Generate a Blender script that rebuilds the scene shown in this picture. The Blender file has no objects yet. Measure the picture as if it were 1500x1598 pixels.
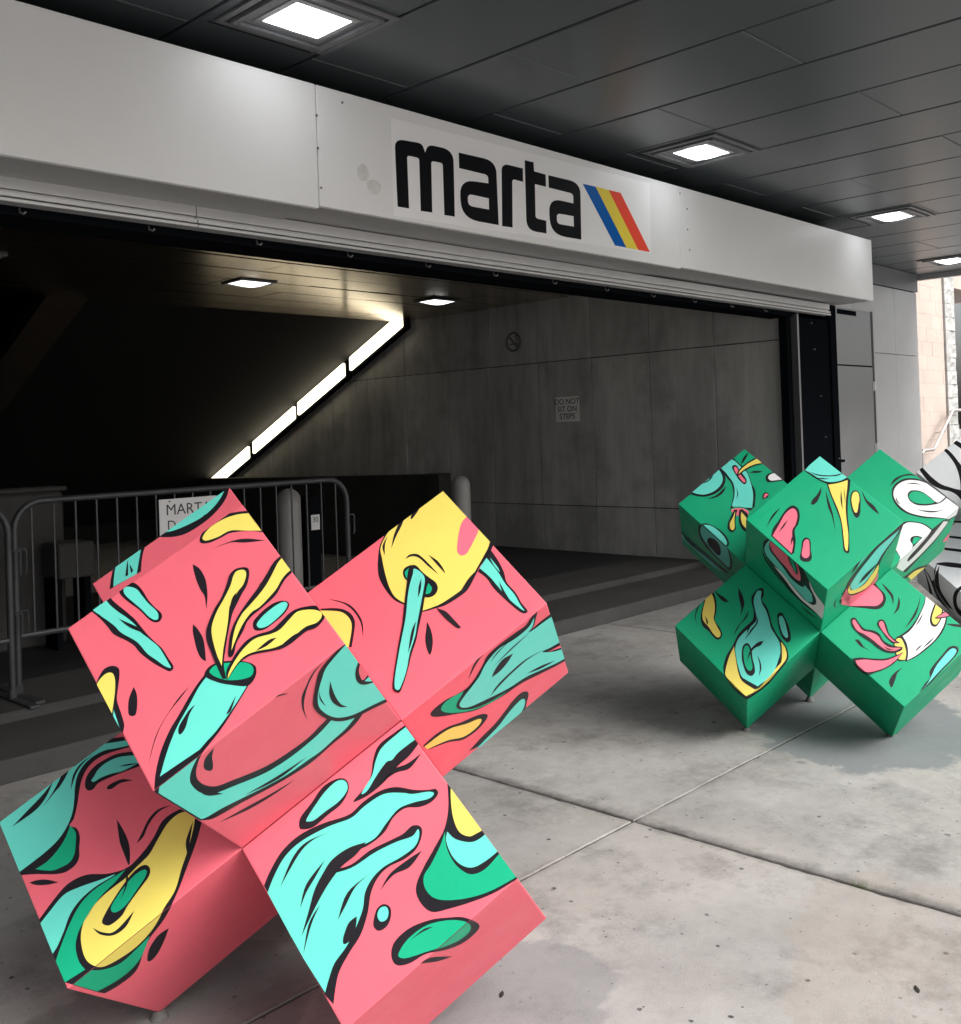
import bpy, bmesh, math, random
from mathutils import Vector, Matrix
from mathutils.geometry import tessellate_polygon

random.seed(7)
S = bpy.context.scene
COL = S.collection

# ---------------------------------------------------------------- camera
CAM_H, YAW, PITCH, ROLL, FPX, CY = 1.5, .762, .0081, -.0349, 1571.0, 664.0
PW, PH = 1500.0, 1598.0
_f = Vector((math.cos(PITCH)*math.cos(YAW), math.cos(PITCH)*math.sin(YAW), math.sin(PITCH)))
_r = Vector((math.sin(YAW), -math.cos(YAW), 0)); _u = _r.cross(_f)
RIGHT = _r*math.cos(ROLL)+_u*math.sin(ROLL); UP = _u*math.cos(ROLL)-_r*math.sin(ROLL); FWD = _f
EYE = Vector((0, 0, CAM_H))
cd = bpy.data.cameras.new('camera'); cam = bpy.data.objects.new('camera', cd); COL.objects.link(cam)
cd.sensor_fit = 'HORIZONTAL'; cd.sensor_width = 36.0; cd.lens = FPX/PW*36.0
cd.shift_y = -(PH/2-CY)/PW; cd.clip_start = .05; cd.clip_end = 600
M = Matrix((RIGHT, UP, -FWD)).transposed().to_4x4(); M.translation = EYE; cam.matrix_world = M
S.camera = cam

# ---------------------------------------------------------------- sky, sun, exposure (bright overcast)
SUN_EL, SUN_AZ = math.radians(44), math.radians(-82)      # azimuth of the sun seen from the place, from +X
w = bpy.data.worlds.new('World'); S.world = w; w.use_nodes = True
nt = w.node_tree; bg = nt.nodes['Background']
sk = nt.nodes.new('ShaderNodeTexSky'); sk.sky_type = 'NISHITA'; sk.sun_disc = False
sk.sun_elevation = SUN_EL; sk.sun_rotation = math.pi/2-SUN_AZ; sk.air_density = 1.0; sk.dust_density = 6.0; sk.ozone_density = 1.0
hs = nt.nodes.new('ShaderNodeHueSaturation'); hs.inputs['Saturation'].default_value = .35
nt.links.new(sk.outputs[0], hs.inputs['Color']); nt.links.new(hs.outputs[0], bg.inputs[0]); bg.inputs[1].default_value = .13
sl = bpy.data.lights.new('sun', 'SUN'); sl.energy = 1.5; sl.angle = math.radians(48); sl.color = (1, .985, .965)
so = bpy.data.objects.new('sun', sl); COL.objects.link(so)
sd = Vector((math.cos(SUN_EL)*math.cos(SUN_AZ), math.cos(SUN_EL)*math.sin(SUN_AZ), math.sin(SUN_EL)))
so.rotation_euler = sd.to_track_quat('Z', 'Y').to_euler(); so.location = sd*40
vs = S.view_settings; vs.view_transform = 'Standard'; vs.look = 'None'; vs.gamma = 1; vs.use_curve_mapping = False
vs.exposure = 0.9

# ---------------------------------------------------------------- pixel helpers (a pixel gives a direction only)
def ray(px, py): return RIGHT*((px-PW/2)/FPX)+UP*(-(py-CY)/FPX)+FWD
def hit(px, py, ax, v):
    d = ray(px, py); t = (v-EYE[ax])/d[ax]; return EYE+d*t

# ---------------------------------------------------------------- materials
def srgb(h):
    c = [int(h[i:i+2], 16)/255 for i in (0, 2, 4)]
    return tuple(x/12.92 if x <= .04045 else ((x+.055)/1.055)**2.4 for x in c)+(1,)
MATS = {}
def mat(name, col, rough=.6, metal=0, spec=.5, vary=.0, vscale=3.0, bump=0, bscale=60, emit=None, coat=0, rvary=0, streak=False, dirt=None):
    """base colour broken up by two scales of world-space noise, optional fine relief, dirt blotches"""
    m = bpy.data.materials.new(name); m.use_nodes = True; n = m.node_tree.nodes; l = m.node_tree.links
    b = n['Principled BSDF']; b.inputs['Base Color'].default_value = tuple(col[:3])+(1,)
    b.inputs['Roughness'].default_value = rough; b.inputs['Metallic'].default_value = metal
    b.inputs['Specular IOR Level'].default_value = spec; b.inputs['Coat Weight'].default_value = coat
    if emit: b.inputs['Emission Color'].default_value = tuple(emit[0])+(1,); b.inputs['Emission Strength'].default_value = emit[1]
    g = n.new('ShaderNodeNewGeometry')
    def noise(sc, det=6, rg=.6, vec=None):
        t = n.new('ShaderNodeTexNoise'); t.inputs['Scale'].default_value = sc; t.inputs['Detail'].default_value = det
        t.inputs['Roughness'].default_value = rg; l.new(vec or g.outputs['Position'], t.inputs['Vector']); return t.outputs[0]
    if vary:
        vec = None
        if streak:
            mp = n.new('ShaderNodeMapping'); mp.inputs['Scale'].default_value = (1, 1, .18); l.new(g.outputs['Position'], mp.inputs[0]); vec = mp.outputs[0]
        a = noise(vscale, vec=vec); c = noise(vscale*9, vec=vec)
        mx = n.new('ShaderNodeMath'); mx.operation = 'MULTIPLY_ADD'; mx.inputs[1].default_value = .35; l.new(c, mx.inputs[0]); l.new(a, mx.inputs[2])
        mr = n.new('ShaderNodeMapRange'); mr.inputs['From Min'].default_value = .45; mr.inputs['From Max'].default_value = .9
        mr.inputs['To Min'].default_value = 1-vary; mr.inputs['To Max'].default_value = 1+vary; l.new(mx.outputs[0], mr.inputs[0])
        oi = n.new('ShaderNodeObjectInfo'); rr = n.new('ShaderNodeMapRange'); rr.inputs['To Min'].default_value = 1-vary*.35; rr.inputs['To Max'].default_value = 1+vary*.35
        l.new(oi.outputs['Random'], rr.inputs[0])
        mm = n.new('ShaderNodeMath'); mm.operation = 'MULTIPLY'; l.new(mr.outputs[0], mm.inputs[0]); l.new(rr.outputs[0], mm.inputs[1])
        vm = n.new('ShaderNodeVectorMath'); vm.operation = 'SCALE'; vm.inputs[0].default_value = col[:3]; l.new(mm.outputs[0], vm.inputs['Scale'])
        out = vm.outputs[0]
        if dirt:
            d = noise(dirt[1], 5, .65); dr = n.new('ShaderNodeMapRange'); dr.inputs['From Min'].default_value = dirt[2]; dr.inputs['From Max'].default_value = dirt[2]+.12; l.new(d, dr.inputs[0])
            dm = n.new('ShaderNodeMath'); dm.operation = 'MULTIPLY'; dm.inputs[1].default_value = dirt[3]; l.new(dr.outputs[0], dm.inputs[0])
            mc = n.new('ShaderNodeMix'); mc.data_type = 'RGBA'; l.new(dm.outputs[0], mc.inputs[0]); l.new(out, mc.inputs[6]); mc.inputs[7].default_value = tuple(dirt[0])+(1,)
            out = mc.outputs[2]
        l.new(out, b.inputs['Base Color'])
    if rvary:
        r = noise(vscale*2.3); mr = n.new('ShaderNodeMapRange'); mr.inputs['From Min'].default_value = .3; mr.inputs['From Max'].default_value = .7
        mr.inputs['To Min'].default_value = rough-rvary; mr.inputs['To Max'].default_value = rough+rvary; l.new(r, mr.inputs[0]); l.new(mr.outputs[0], b.inputs['Roughness'])
    if bump:
        bm = n.new('ShaderNodeBump'); bm.inputs['Strength'].default_value = bump; bm.inputs['Distance'].default_value = .01
        l.new(noise(bscale, 8, .7), bm.inputs['Height']); l.new(bm.outputs[0], b.inputs['Normal'])
    MATS[name] = m; return m

def pavement_mat(name, col, warm):
    m = mat(name, col, .85, vary=.24, vscale=1.6, bump=.25, bscale=160)
    n = m.node_tree.nodes; l = m.node_tree.links; b = n['Principled BSDF']; g = n['Geometry'] if 'Geometry' in n else [x for x in n if x.type == 'NEW_GEOMETRY'][0]
    src = b.inputs['Base Color'].links[0].from_socket
    def mixc(fac, a, colour):
        mc = n.new('ShaderNodeMix'); mc.data_type = 'RGBA'; l.new(fac, mc.inputs[0]); l.new(a, mc.inputs[6]); mc.inputs[7].default_value = tuple(colour)+(1,); return mc.outputs[2]
    def rng(v, a, bb, c=0., d=1.):
        mr = n.new('ShaderNodeMapRange'); mr.inputs['From Min'].default_value = a; mr.inputs['From Max'].default_value = bb; mr.inputs['To Min'].default_value = c; mr.inputs['To Max'].default_value = d; l.new(v, mr.inputs[0]); return mr.outputs[0]
    def noise(sc, det=5, rg=.6):
        t = n.new('ShaderNodeTexNoise'); t.inputs['Scale'].default_value = sc; t.inputs['Detail'].default_value = det; t.inputs['Roughness'].default_value = rg; l.new(g.outputs['Position'], t.inputs['Vector']); return t.outputs[0]
    # warm and cool drifts, exposed aggregate speckle, trodden dirt, gum spots
    src = mixc(rng(noise(.75, 3), .45, .68, 0, .45), src, warm)
    src = mixc(rng(noise(420, 2, .5), .60, .70, 0, .35), src, (.45, .44, .41))
    src = mixc(rng(noise(300, 3, .6), .62, .72, 0, .40), src, (.10, .095, .09))
    src = mixc(rng(noise(2.4, 9, .75), .50, .66, 0, .62), src, (.11, .107, .102))
    src = mixc(rng(noise(11, 9, .8), .52, .70, 0, .35), src, (.16, .155, .15))
    src = mixc(rng(noise(55, 5, .7), .56, .70, 0, .35), src, (.38, .37, .36))
    for sc, thr, keep, c in ((5.5, .085, .60, (.028, .026, .024)), (14, .12, .55, (.03, .028, .026)), (31, .13, .62, (.045, .042, .04)), (2.6, .10, .62, (.11, .105, .10))):
        v = n.new('ShaderNodeTexVoronoi'); v.inputs['Scale'].default_value = sc; 
        mp = n.new('ShaderNodeVectorMath'); mp.operation = 'ADD'; t = n.new('ShaderNodeTexNoise'); t.inputs['Scale'].default_value = sc*4; l.new(g.outputs['Position'], t.inputs['Vector'])
        sc2 = n.new('ShaderNodeVectorMath'); sc2.operation = 'SCALE'; sc2.inputs['Scale'].default_value = .16/sc; l.new(t.outputs['Color'], sc2.inputs[0])
        l.new(g.outputs['Position'], mp.inputs[0]); l.new(sc2.outputs[0], mp.inputs[1]); l.new(mp.outputs[0], v.inputs['Vector'])
        sp = n.new('ShaderNodeSeparateColor'); l.new(v.outputs['Color'], sp.inputs[0])
        a = rng(v.outputs['Distance'], thr, thr*.7); k = n.new('ShaderNodeMath'); k.operation = 'GREATER_THAN'; k.inputs[1].default_value = keep; l.new(sp.outputs[0], k.inputs[0])
        mu = n.new('ShaderNodeMath'); mu.operation = 'MULTIPLY'; l.new(a, mu.inputs[0]); l.new(k.outputs[0], mu.inputs[1])
        mv = n.new('ShaderNodeMath'); mv.operation = 'MULTIPLY'; l.new(mu.outputs[0], mv.inputs[0]); l.new(rng(sp.outputs[1], 0, 1, .35, .95), mv.inputs[1])
        src = mixc(mv.outputs[0], src, c)
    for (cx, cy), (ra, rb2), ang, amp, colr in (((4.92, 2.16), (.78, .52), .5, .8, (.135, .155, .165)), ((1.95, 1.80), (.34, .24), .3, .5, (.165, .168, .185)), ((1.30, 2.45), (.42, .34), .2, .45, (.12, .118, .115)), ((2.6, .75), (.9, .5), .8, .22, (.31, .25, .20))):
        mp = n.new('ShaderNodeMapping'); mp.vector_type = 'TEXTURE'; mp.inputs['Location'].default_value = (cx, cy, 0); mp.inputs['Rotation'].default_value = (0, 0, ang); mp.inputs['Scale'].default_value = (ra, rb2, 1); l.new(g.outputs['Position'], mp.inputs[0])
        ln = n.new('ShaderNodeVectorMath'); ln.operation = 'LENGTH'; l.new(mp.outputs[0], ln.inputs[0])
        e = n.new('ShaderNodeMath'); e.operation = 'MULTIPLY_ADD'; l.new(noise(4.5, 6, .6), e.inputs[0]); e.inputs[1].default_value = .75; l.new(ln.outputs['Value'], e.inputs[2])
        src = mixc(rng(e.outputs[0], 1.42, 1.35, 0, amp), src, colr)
    sx = n.new('ShaderNodeSeparateXYZ'); l.new(g.outputs['Position'], sx.inputs[0])
    def line(out, c0, width, amp, off, col):
        a = n.new('ShaderNodeMath'); a.operation = 'SUBTRACT'; a.inputs[1].default_value = c0+off; l.new(out, a.inputs[0])
        d = n.new('ShaderNodeMath'); d.operation = 'ABSOLUTE'; l.new(a.outputs[0], d.inputs[0])
        e = n.new('ShaderNodeMath'); e.operation = 'MULTIPLY_ADD'; l.new(noise(9, 8, .7), e.inputs[0]); e.inputs[1].default_value = -.16; l.new(d.outputs[0], e.inputs[2])
        return mixc(rng(e.outputs[0], width-.08, -.08-.02, 0, amp), src, col)
    src = line(sx.outputs[0], 3.16, .055, .85, .018, (.07, .068, .065))
    src = line(sx.outputs[1], 2.28, .03, .55, 0, (.10, .09, .075))
    l.new(src, b.inputs['Base Color'])
    return m

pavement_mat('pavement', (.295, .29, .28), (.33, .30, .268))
mat('joint_filler', (.035, .033, .03), .95, vary=.4, vscale=8, bump=.6, bscale=90)
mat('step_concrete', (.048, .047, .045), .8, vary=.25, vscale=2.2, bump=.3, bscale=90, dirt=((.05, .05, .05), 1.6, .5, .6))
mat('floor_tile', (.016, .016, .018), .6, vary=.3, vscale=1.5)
mat('ground', (.30, .29, .28), .9, vary=.2, vscale=.6)
mat('ceiling_metal', (.074, .087, .095), .33, 0, .5, vary=.06, vscale=.5)
mat('ceiling_void', (.008, .008, .009), .9)
mat('trim_metal', (.16, .165, .175), .4, .3, vary=.1)
mat('inner_ceiling', (.40, .33, .23), .2, 1.0, vary=.12, vscale=.6)
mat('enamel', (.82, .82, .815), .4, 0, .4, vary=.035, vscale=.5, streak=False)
mat('soffit_shaded_grey', (.36, .36, .355), .45, vary=.05, vscale=1)  # underside shade of the fascia put into a darker grey for its soffit panels
mat('decal', (.92, .92, .92), .4, 0, .4)
mat('letter_black', (.006, .007, .009), .5, spec=.08)
mat('stripe_blue', srgb('0560B4'), .5, spec=.1); mat('stripe_yellow', srgb('F2DA50'), .5, spec=.1); mat('stripe_red', srgb('F2523F'), .5, spec=.1)
mat('scuff', (.66, .645, .62), .6, vary=.12, vscale=20)
mat('aluminium', (.56, .56, .56), .38, .45, vary=.06, vscale=1.5)
mat('black_steel', (.006, .007, .009), .7, spec=.0)
mat('screw', (.22, .22, .22), .4, .8)
mat('brushed_steel', (.24, .245, .25), .3, .7, vary=.05, vscale=.8)
mat('cladding', (.42, .42, .425), .38, .35, vary=.07, vscale=.8, rvary=.06)
mat('wall_concrete', (.45, .45, .435), .75, vary=.42, vscale=1.1, bump=.35, bscale=60, streak=True, dirt=((.20, .20, .195), 1.3, .5, .4))
mat('wall_joint', (.02, .02, .02), .9)
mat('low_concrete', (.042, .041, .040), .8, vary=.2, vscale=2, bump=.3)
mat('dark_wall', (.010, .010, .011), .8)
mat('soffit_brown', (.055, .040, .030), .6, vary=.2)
mat('galvanised', (.06, .062, .065), .5, .4, vary=.25, vscale=9)
mat('bollard_paint', (.24, .236, .228), .5, vary=.12, vscale=4)
mat('sign_white', (.62, .62, .62), .5)
mat('sign_pale', (.85, .85, .82), .5)
mat('sign_ink', (.02, .02, .025), .5)
mat('sign_blue', (.11, .115, .12), .5)
mat('lamp_glass', (.9, .9, .9), .3, emit=((.93, .97, 1.0), 4.5))
mat('lamp_rim', (.30, .31, .32), .12, 0, .6)
mat('inner_lamp_glass', (.9, .9, .9), .3, emit=((.97, .98, 1.0), 1.6))
mat('tube_glass', (.9, .9, .85), .3, emit=((1.0, .88, .64), 1.9))
mat('pink_block', srgb('B4A69D'), .85, vary=.08, vscale=2.5, bump=.2, bscale=120)
mat('white_block', (.40, .40, .39), .9, vary=.15, vscale=8, bump=.8, bscale=40)
mat('grey_block', (.17, .175, .18), .9, vary=.2, vscale=6, bump=.5, bscale=60)
mat('mortar', (.30, .265, .245), .95)
mat('rail_metal', (.55, .52, .50), .35, .6)
mat('lime', (.11, .11, .105), .8, vary=.4, vscale=40)
mat('grass_blade', (.06, .09, .025), .7)
mat('leaf_scrap', (.018, .015, .012), .9)
# sculpture paints
for nm, c in (('paint_pink', 'D8616F'), ('paint_teal', '60CBBC'), ('paint_yellow', 'DCCB62'), ('paint_green', '0B9A6E'), ('paint_jade', '0EA077'),
              ('paint_black', '17151B'), ('paint_white', 'DADADA'), ('paint_grey', 'EEF1F4'), ('paint_rose', 'DB6A7E'), ('paint_mint', '6FDCC6')):
    mat(nm, srgb(c), .5, 0, .3, vary=.055, vscale=2.2, bump=.10, bscale=18, rvary=.14, dirt=((.20, .15, .14), 4.5, .66, .16))

# ---------------------------------------------------------------- object helpers
def wloc(p): return p.matrix_basis.translation if p and p.parent is None else (wloc(p.parent)+p.matrix_basis.translation if p else Vector())
def link(name, me, mats, parent=None, loc=None):
    for m in (mats if isinstance(mats, (list, tuple)) else [mats]): me.materials.append(MATS[m])
    o = bpy.data.objects.new(name, me); COL.objects.link(o)
    if parent: o.parent = parent
    if loc: o.location = loc
    return o
def tag(o, label=None, cat=None, group=None, kind=None):
    if label: o['label'] = label
    if cat: o['category'] = cat
    if group: o['group'] = group
    if kind: o['kind'] = kind
    return o
def thing(name, loc, label, cat, group=None):
    o = bpy.data.objects.new(name, None); COL.objects.link(o); o.location = loc; o.empty_display_size = .1
    return tag(o, label, cat, group)
class MB:
    """collects boxes, tubes and loose faces in world coordinates"""
    def __init__(s): s.v = []; s.f = []; s.m = []
    def add(s, vs_, fs, mi=0):
        k = len(s.v); s.v += [tuple(v) for v in vs_]; s.f += [tuple(i+k for i in f) for f in fs]; s.m += [mi]*len(fs)
    def box(s, x0, x1, y0, y1, z0, z1, mi=0):
        s.add([(x, y, z) for x in (x0, x1) for y in (y0, y1) for z in (z0, z1)],
              [(0, 1, 3, 2), (4, 6, 7, 5), (0, 4, 5, 1), (2, 3, 7, 6), (0, 2, 6, 4), (1, 5, 7, 3)], mi)
    def tube(s, pts, r, n=10, closed=False, mi=0, caps=True):
        pts = [Vector(p) for p in pts]; N = len(pts); rings = []; up = None
        for i, p in enumerate(pts):
            a = pts[(i-1) % N] if (closed or i > 0) else p; b = pts[(i+1) % N] if (closed or i < N-1) else p
            t = (b-a).normalized()
            if up is None: up = t.orthogonal().normalized()
            up = (up-t*up.dot(t)).normalized(); bi = t.cross(up)
            rr = r[i] if isinstance(r, (list, tuple)) else r
            rings.append([p+(up*math.cos(2*math.pi*j/n)+bi*math.sin(2*math.pi*j/n))*rr for j in range(n)])
        vs_ = [v for q in rings for v in q]; fs = []
        for i in range(N if closed else N-1):
            for j in range(n):
                i2 = (i+1) % N; fs.append((i*n+j, i*n+(j+1) % n, i2*n+(j+1) % n, i2*n+j))
        if caps and not closed: fs += [tuple(range(n))[::-1], tuple((N-1)*n+j for j in range(n))]
        s.add(vs_, fs, mi)
    def build(s, name, mats, parent=None, bevel=0, smooth=False, seg=1, origin=None):
        off = wloc(parent) if parent else (Vector(origin) if origin else Vector())
        me = bpy.data.meshes.new(name); me.from_pydata([tuple(Vector(v)-off) for v in s.v], [], s.f); me.update()
        for p, i in zip(me.polygons, s.m): p.material_index = i
        bm = bmesh.new(); bm.from_mesh(me); bmesh.ops.recalc_face_normals(bm, faces=bm.faces)
        if bevel: bmesh.ops.bevel(bm, geom=list(bm.edges), offset=bevel, segments=seg, profile=.6, affect='EDGES', clamp_overlap=True)
        if smooth:
            for f in bm.faces: f.smooth = True
        bm.to_mesh(me); bm.free()
        if smooth:
            try: me.set_sharp_from_angle(angle=math.radians(40))
            except Exception: pass
        return link(name, me, mats, parent, Vector(origin) if (origin and not parent) else None)
def bx(name, mats, parent, *a, bevel=0, origin=None):
    m = MB(); m.box(*a); return m.build(name, mats, parent, bevel, origin=origin)
def copy_tree(o, parent=None):
    c = o.copy(); COL.objects.link(c); c.parent = parent
    for ch in list(o.children): copy_tree(ch, c)
    return c
def text_part(name, body, size, m, parent, mw, extrude=.0004, align='CENTER'):
    cu = bpy.data.curves.new(name, 'FONT'); cu.body = body; cu.size = size; cu.align_x = align; cu.align_y = 'CENTER'; cu.extrude = extrude; cu.resolution_u = 3
    t = bpy.data.objects.new(name, cu); COL.objects.link(t); bpy.context.view_layer.update()
    me = bpy.data.meshes.new_from_object(t.evaluated_get(bpy.context.evaluated_depsgraph_get())); bpy.data.objects.remove(t)
    me.transform(mw); me.transform(Matrix.Translation(-wloc(parent))); me.materials.clear()
    return link(name, me, m, parent)

# ================================================================ ground, pavement, steps
bx('ground', 'ground', None, -120, 140, -140, 60, -.30, -.09)['kind'] = 'structure'
pave = thing('sidewalk', (0, 0, 0), None, None); pave['kind'] = 'structure'
rj = random.Random(3)
def slab(x0, x1, y0, y1, rough):
    """a poured slab with a worn, slightly ragged arris"""
    def side(a, b, amp):
        n = max(4, int((Vector(b)-Vector(a)).length/.035)); out = []
        for i in range(n):
            t = i/n; p = Vector(a).lerp(Vector(b), t); out.append((p, amp))
        return out
    P = side((x0, y0), (x1, y0), .003)+side((x1, y0), (x1, y1), rough)+side((x1, y1), (x0, y1), .003)+side((x0, y1), (x0, y0), rough)
    c = Vector(((x0+x1)/2, (y0+y1)/2)); N = len(P); top = []; lip = []; low = []; walk = 0
    for p, a in P:
        walk = walk*.7+rj.uniform(-1, 1)*a; chip = a*max(0, rj.random()-.9)*12
        d = Vector((1 if p.x < c.x else -1, 1 if p.y < c.y else -1)); ex = min(abs(p.x-x0), abs(p.x-x1)) < 1e-6; ey = min(abs(p.y-y0), abs(p.y-y1)) < 1e-6
        n = Vector((d.x if ex else 0, d.y if ey else 0))
        q = p+n*(walk*.5+.001); top.append((q.x+n.x*(.003+chip), q.y+n.y*(.003+chip), 0)); lip.append((q.x, q.y, -.004-chip*.2)); low.append((q.x, q.y, -.085))
    m = MB(); m.add(top+lip+low, [tuple(range(N))]+[(i, (i+1) % N, N+(i+1) % N, N+i) for i in range(N)]+[(N+i, N+(i+1) % N, 2*N+(i+1) % N, 2*N+i) for i in range(N)])
    return m.build('paving_slab', 'pavement', pave)
GX, GY = 3.16, 2.28
xs = [GX+3.11*k for k in range(-4, 6)]; ys = [GY-3.05*k for k in range(3, -1, -1)]+[4.72]
for i in range(len(xs)-1):
    for j in range(len(ys)-1):
        slab(xs[i]+.007, xs[i+1]-.007, ys[j]+.0045, ys[j+1]-.0045, .005)
bx('joint_bed', 'joint_filler', pave, xs[0], xs[-1], ys[0], ys[-1], -.08, -.006)
def step(x0, x1, y0, y1, z0, z1, m): 
    o = bx('step', m, None, x0, x1, y0, y1, z0, z1, bevel=.012); o['kind'] = 'structure'; return o
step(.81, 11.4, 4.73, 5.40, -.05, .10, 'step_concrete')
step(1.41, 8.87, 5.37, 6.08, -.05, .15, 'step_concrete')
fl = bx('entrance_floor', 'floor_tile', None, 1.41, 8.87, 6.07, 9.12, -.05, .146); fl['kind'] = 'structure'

# ================================================================ canopy with its ceiling panels
CZ, CW, X1 = 3.377, .6608, 2.387
can = thing('canopy', (3, 3, CZ), 'dark grey panelled canopy ceiling over the station entrance', 'canopy')
CY0 = .55; KX0 = -9
def ceil_panel(xa, xb, ya, yb):
    m = MB(); m.box(xa+.010, xb-.010, ya+.003, yb-.003, CZ+random.uniform(0, .004), CZ+.04); return m.build('ceiling_panel', 'ceiling_metal', can, bevel=.004)
for k in range(KX0, 17):
    a = X1+CW*k; ph = 3.28 if k % 2 == 0 else 2.355
    cuts = [CY0]+[ph-1.85*j for j in range(3, -1, -1) if ph-1.85*j > CY0+.15]+([ph+1.62] if ph < 3 else [])
    cuts = sorted(set(cuts))+[4.96]
    for i in range(len(cuts)-1): ceil_panel(a, a+CW, cuts[i], cuts[i+1])
bx('roof_deck', 'ceiling_void', can, X1+KX0*CW, 13.62, CY0-.1, 12, CZ+.06, CZ+.6)
bx('edge_band', 'cladding', can, 13.62, 13.70, CY0-.1, 8, CZ-.06, CZ+.7)
bx('edge_band', 'cladding', can, X1+KX0*CW, 13.61, CY0-.2, CY0-.1, CZ-.06, CZ+.7)

def ceiling_lamp(label, group, lens_mat, w_=.30, d_=.255, big=True):
    t = thing('ceiling_light', (0, 0, 0), label, 'light', group)
    f = MB()
    if big:
        for (a, b, h) in ((.60, .56, .010), (.50, .47, .020)):
            x, y, i = a/2, b/2, .03
            f.box(-x, x, -y, -y+i, -h, 0); f.box(-x, x, y-i, y, -h, 0); f.box(-x, -x+i, -y+i, y-i, -h, 0); f.box(x-i, x, -y+i, y-i, -h, 0)
        f.box(-.22, .22, -.20, .20, -.006, .0)
        for sx in (-.235, .235):
            for sy in (-.22, .22): f.box(sx-.006, sx+.006, sy-.006, sy+.006, -.024, -.018)
    else:
        x, y, i = .20, .17, .03
        f.box(-x, x, -y, -y+i, -.015, 0); f.box(-x, x, y-i, y, -.015, 0); f.box(-x, -x+i, -y+i, y-i, -.015, 0); f.box(x-i, x, -y+i, y-i, -.015, 0)
    f.build('frame', 'trim_metal', t)
    r = MB(); x, y = w_/2+.03, d_/2+.03; r.box(-x, x, -y, y, -.011, -.0065); r.build('glass_rim', 'lamp_rim', t, bevel=.002)
    g = MB(); n = 10; vs_ = []
    for i in range(n+1):
        for j in range(n+1):
            u, v = i/n*2-1, j/n*2-1; b = (1-u*u)*(1-v*v); vs_.append((u*w_/2, v*d_/2, -.012-.032*b**.8))
    g.add(vs_, [(i*(n+1)+j, i*(n+1)+j+1, (i+1)*(n+1)+j+1, (i+1)*(n+1)+j) for i in range(n) for j in range(n)])
    g.build('lens', lens_mat, t, smooth=True)
    return t
lamp_at = [('square ceiling light above the white fascia left of the lettering', 0), ('square ceiling light in front of the coloured sign stripes', 5),
           ('square ceiling light near the right end of the white fascia', 10), ('square ceiling light above the grey clad column', 14.9)]
base_lamp = None
for lab, k in lamp_at:
    o = ceiling_lamp(lab, 'ceiling lights under the canopy', 'lamp_glass') if base_lamp is None else copy_tree(base_lamp)
    base_lamp = base_lamp or o; o['label'] = lab; o.location = (X1+CW*(k+.5)+.03, 3.60 if k < 14 else 4.18, CZ-.001)
    h = MB()                                                    # access flap line beside the fitting
    x = X1+CW*k
    if k > 14: continue
    h.box(x+.05, x+CW-.05, 3.91, 3.916, CZ-.003, CZ+.003); h.build('flap_seam', 'ceiling_void', can)

# ================================================================ white fascia with the station name
FY, FZ0, FZ1 = 3.95, 2.645, 3.245
fas = thing('fascia', (6, FY, FZ0), 'white enamel fascia band carrying the station name', 'fascia')
for a, b, dz in ((.81, 3.047, -.012), (3.053, 6.30, 0), (6.304, 9.725, .010)):
    m = MB(); m.box(a, b, FY, FY+.03, FZ0+dz, FZ1); m.build('fascia_panel', 'enamel', fas, bevel=.003)
    m = MB(); m.box(a, b, FY+.031, 4.36, FZ0+dz, FZ0+dz+.025); m.build('soffit_panel', 'soffit_shaded_grey', fas, bevel=.002)
bx('end_panel', 'enamel', fas, 9.70, 9.724, FY+.031, 4.36, FZ0+.037, FZ1)
bx('backing', 'ceiling_void', fas, .81, 9.69, FY+.032, 4.9, FZ0+.05, FZ1+.0)
for px, py in ((494, 180), (496, 231), (501, 293), (534, 160), (1072, 326), (1073, 358), (1076, 390), (1061, 302)):
    p = hit(px, py, 1, FY); sc = MB(); sc.tube([(p.x, FY+.002, p.z), (p.x, FY-.004, p.z)], .006, 8); sc.build('screw_head', 'screw', fas)
def flat(name, m, parent, pix_loops, plane_ax, val, thick, tr, holes=()):
    """flat cut-out: photo outline laid on the plane it is stuck to"""
    loops = [[hit(*tr(p), plane_ax, val) for p in lp] for lp in [pix_loops]+list(holes)]
    tris = tessellate_polygon(loops); flatv = [v for lp in loops for v in lp]; N = len(flatv)
    n = Vector((0, 0, 0)); n[plane_ax] = -thick
    mb = MB(); mb.add(flatv+[v+n for v in flatv], [tuple(t) for t in tris]+[tuple(N+i for i in t) for t in tris])
    k = 0
    for lp in loops:
        L = len(lp); mb.f += [(k+i, k+(i+1) % L, N+k+(i+1) % L, N+k+i) for i in range(L)]; mb.m += [0]*L; k += L
    return mb.build(name, m, parent)
def rounded(pts, n=6):
    """points given as (x, y) or (x, y, r): corners with r are rounded"""
    out = []; N = len(pts)
    for i, p in enumerate(pts):
        P = Vector(p[:2])
        if len(p) < 3: out.append(tuple(P)); continue
        a = Vector(pts[i-1][:2]); b = Vector(pts[(i+1) % N][:2]); r = p[2]
        A = P+(a-P).normalized()*min(r, (a-P).length*.5); B = P+(b-P).normalized()*min(r, (b-P).length*.5)
        for k in range(n+1):
            t = k/n; out.append(tuple(A*(1-t)**2+P*2*t*(1-t)+B*t*t))
    return out
TZ = lambda p: (580+p[0]/3.125, 170+p[1]/3.125)
sheet = [(95, 43), (1357, 362), (1362, 705), (106, 520)]
flat('sign_sheet', 'decal', fas, sheet, 1, FY, .0012, TZ)
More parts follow.
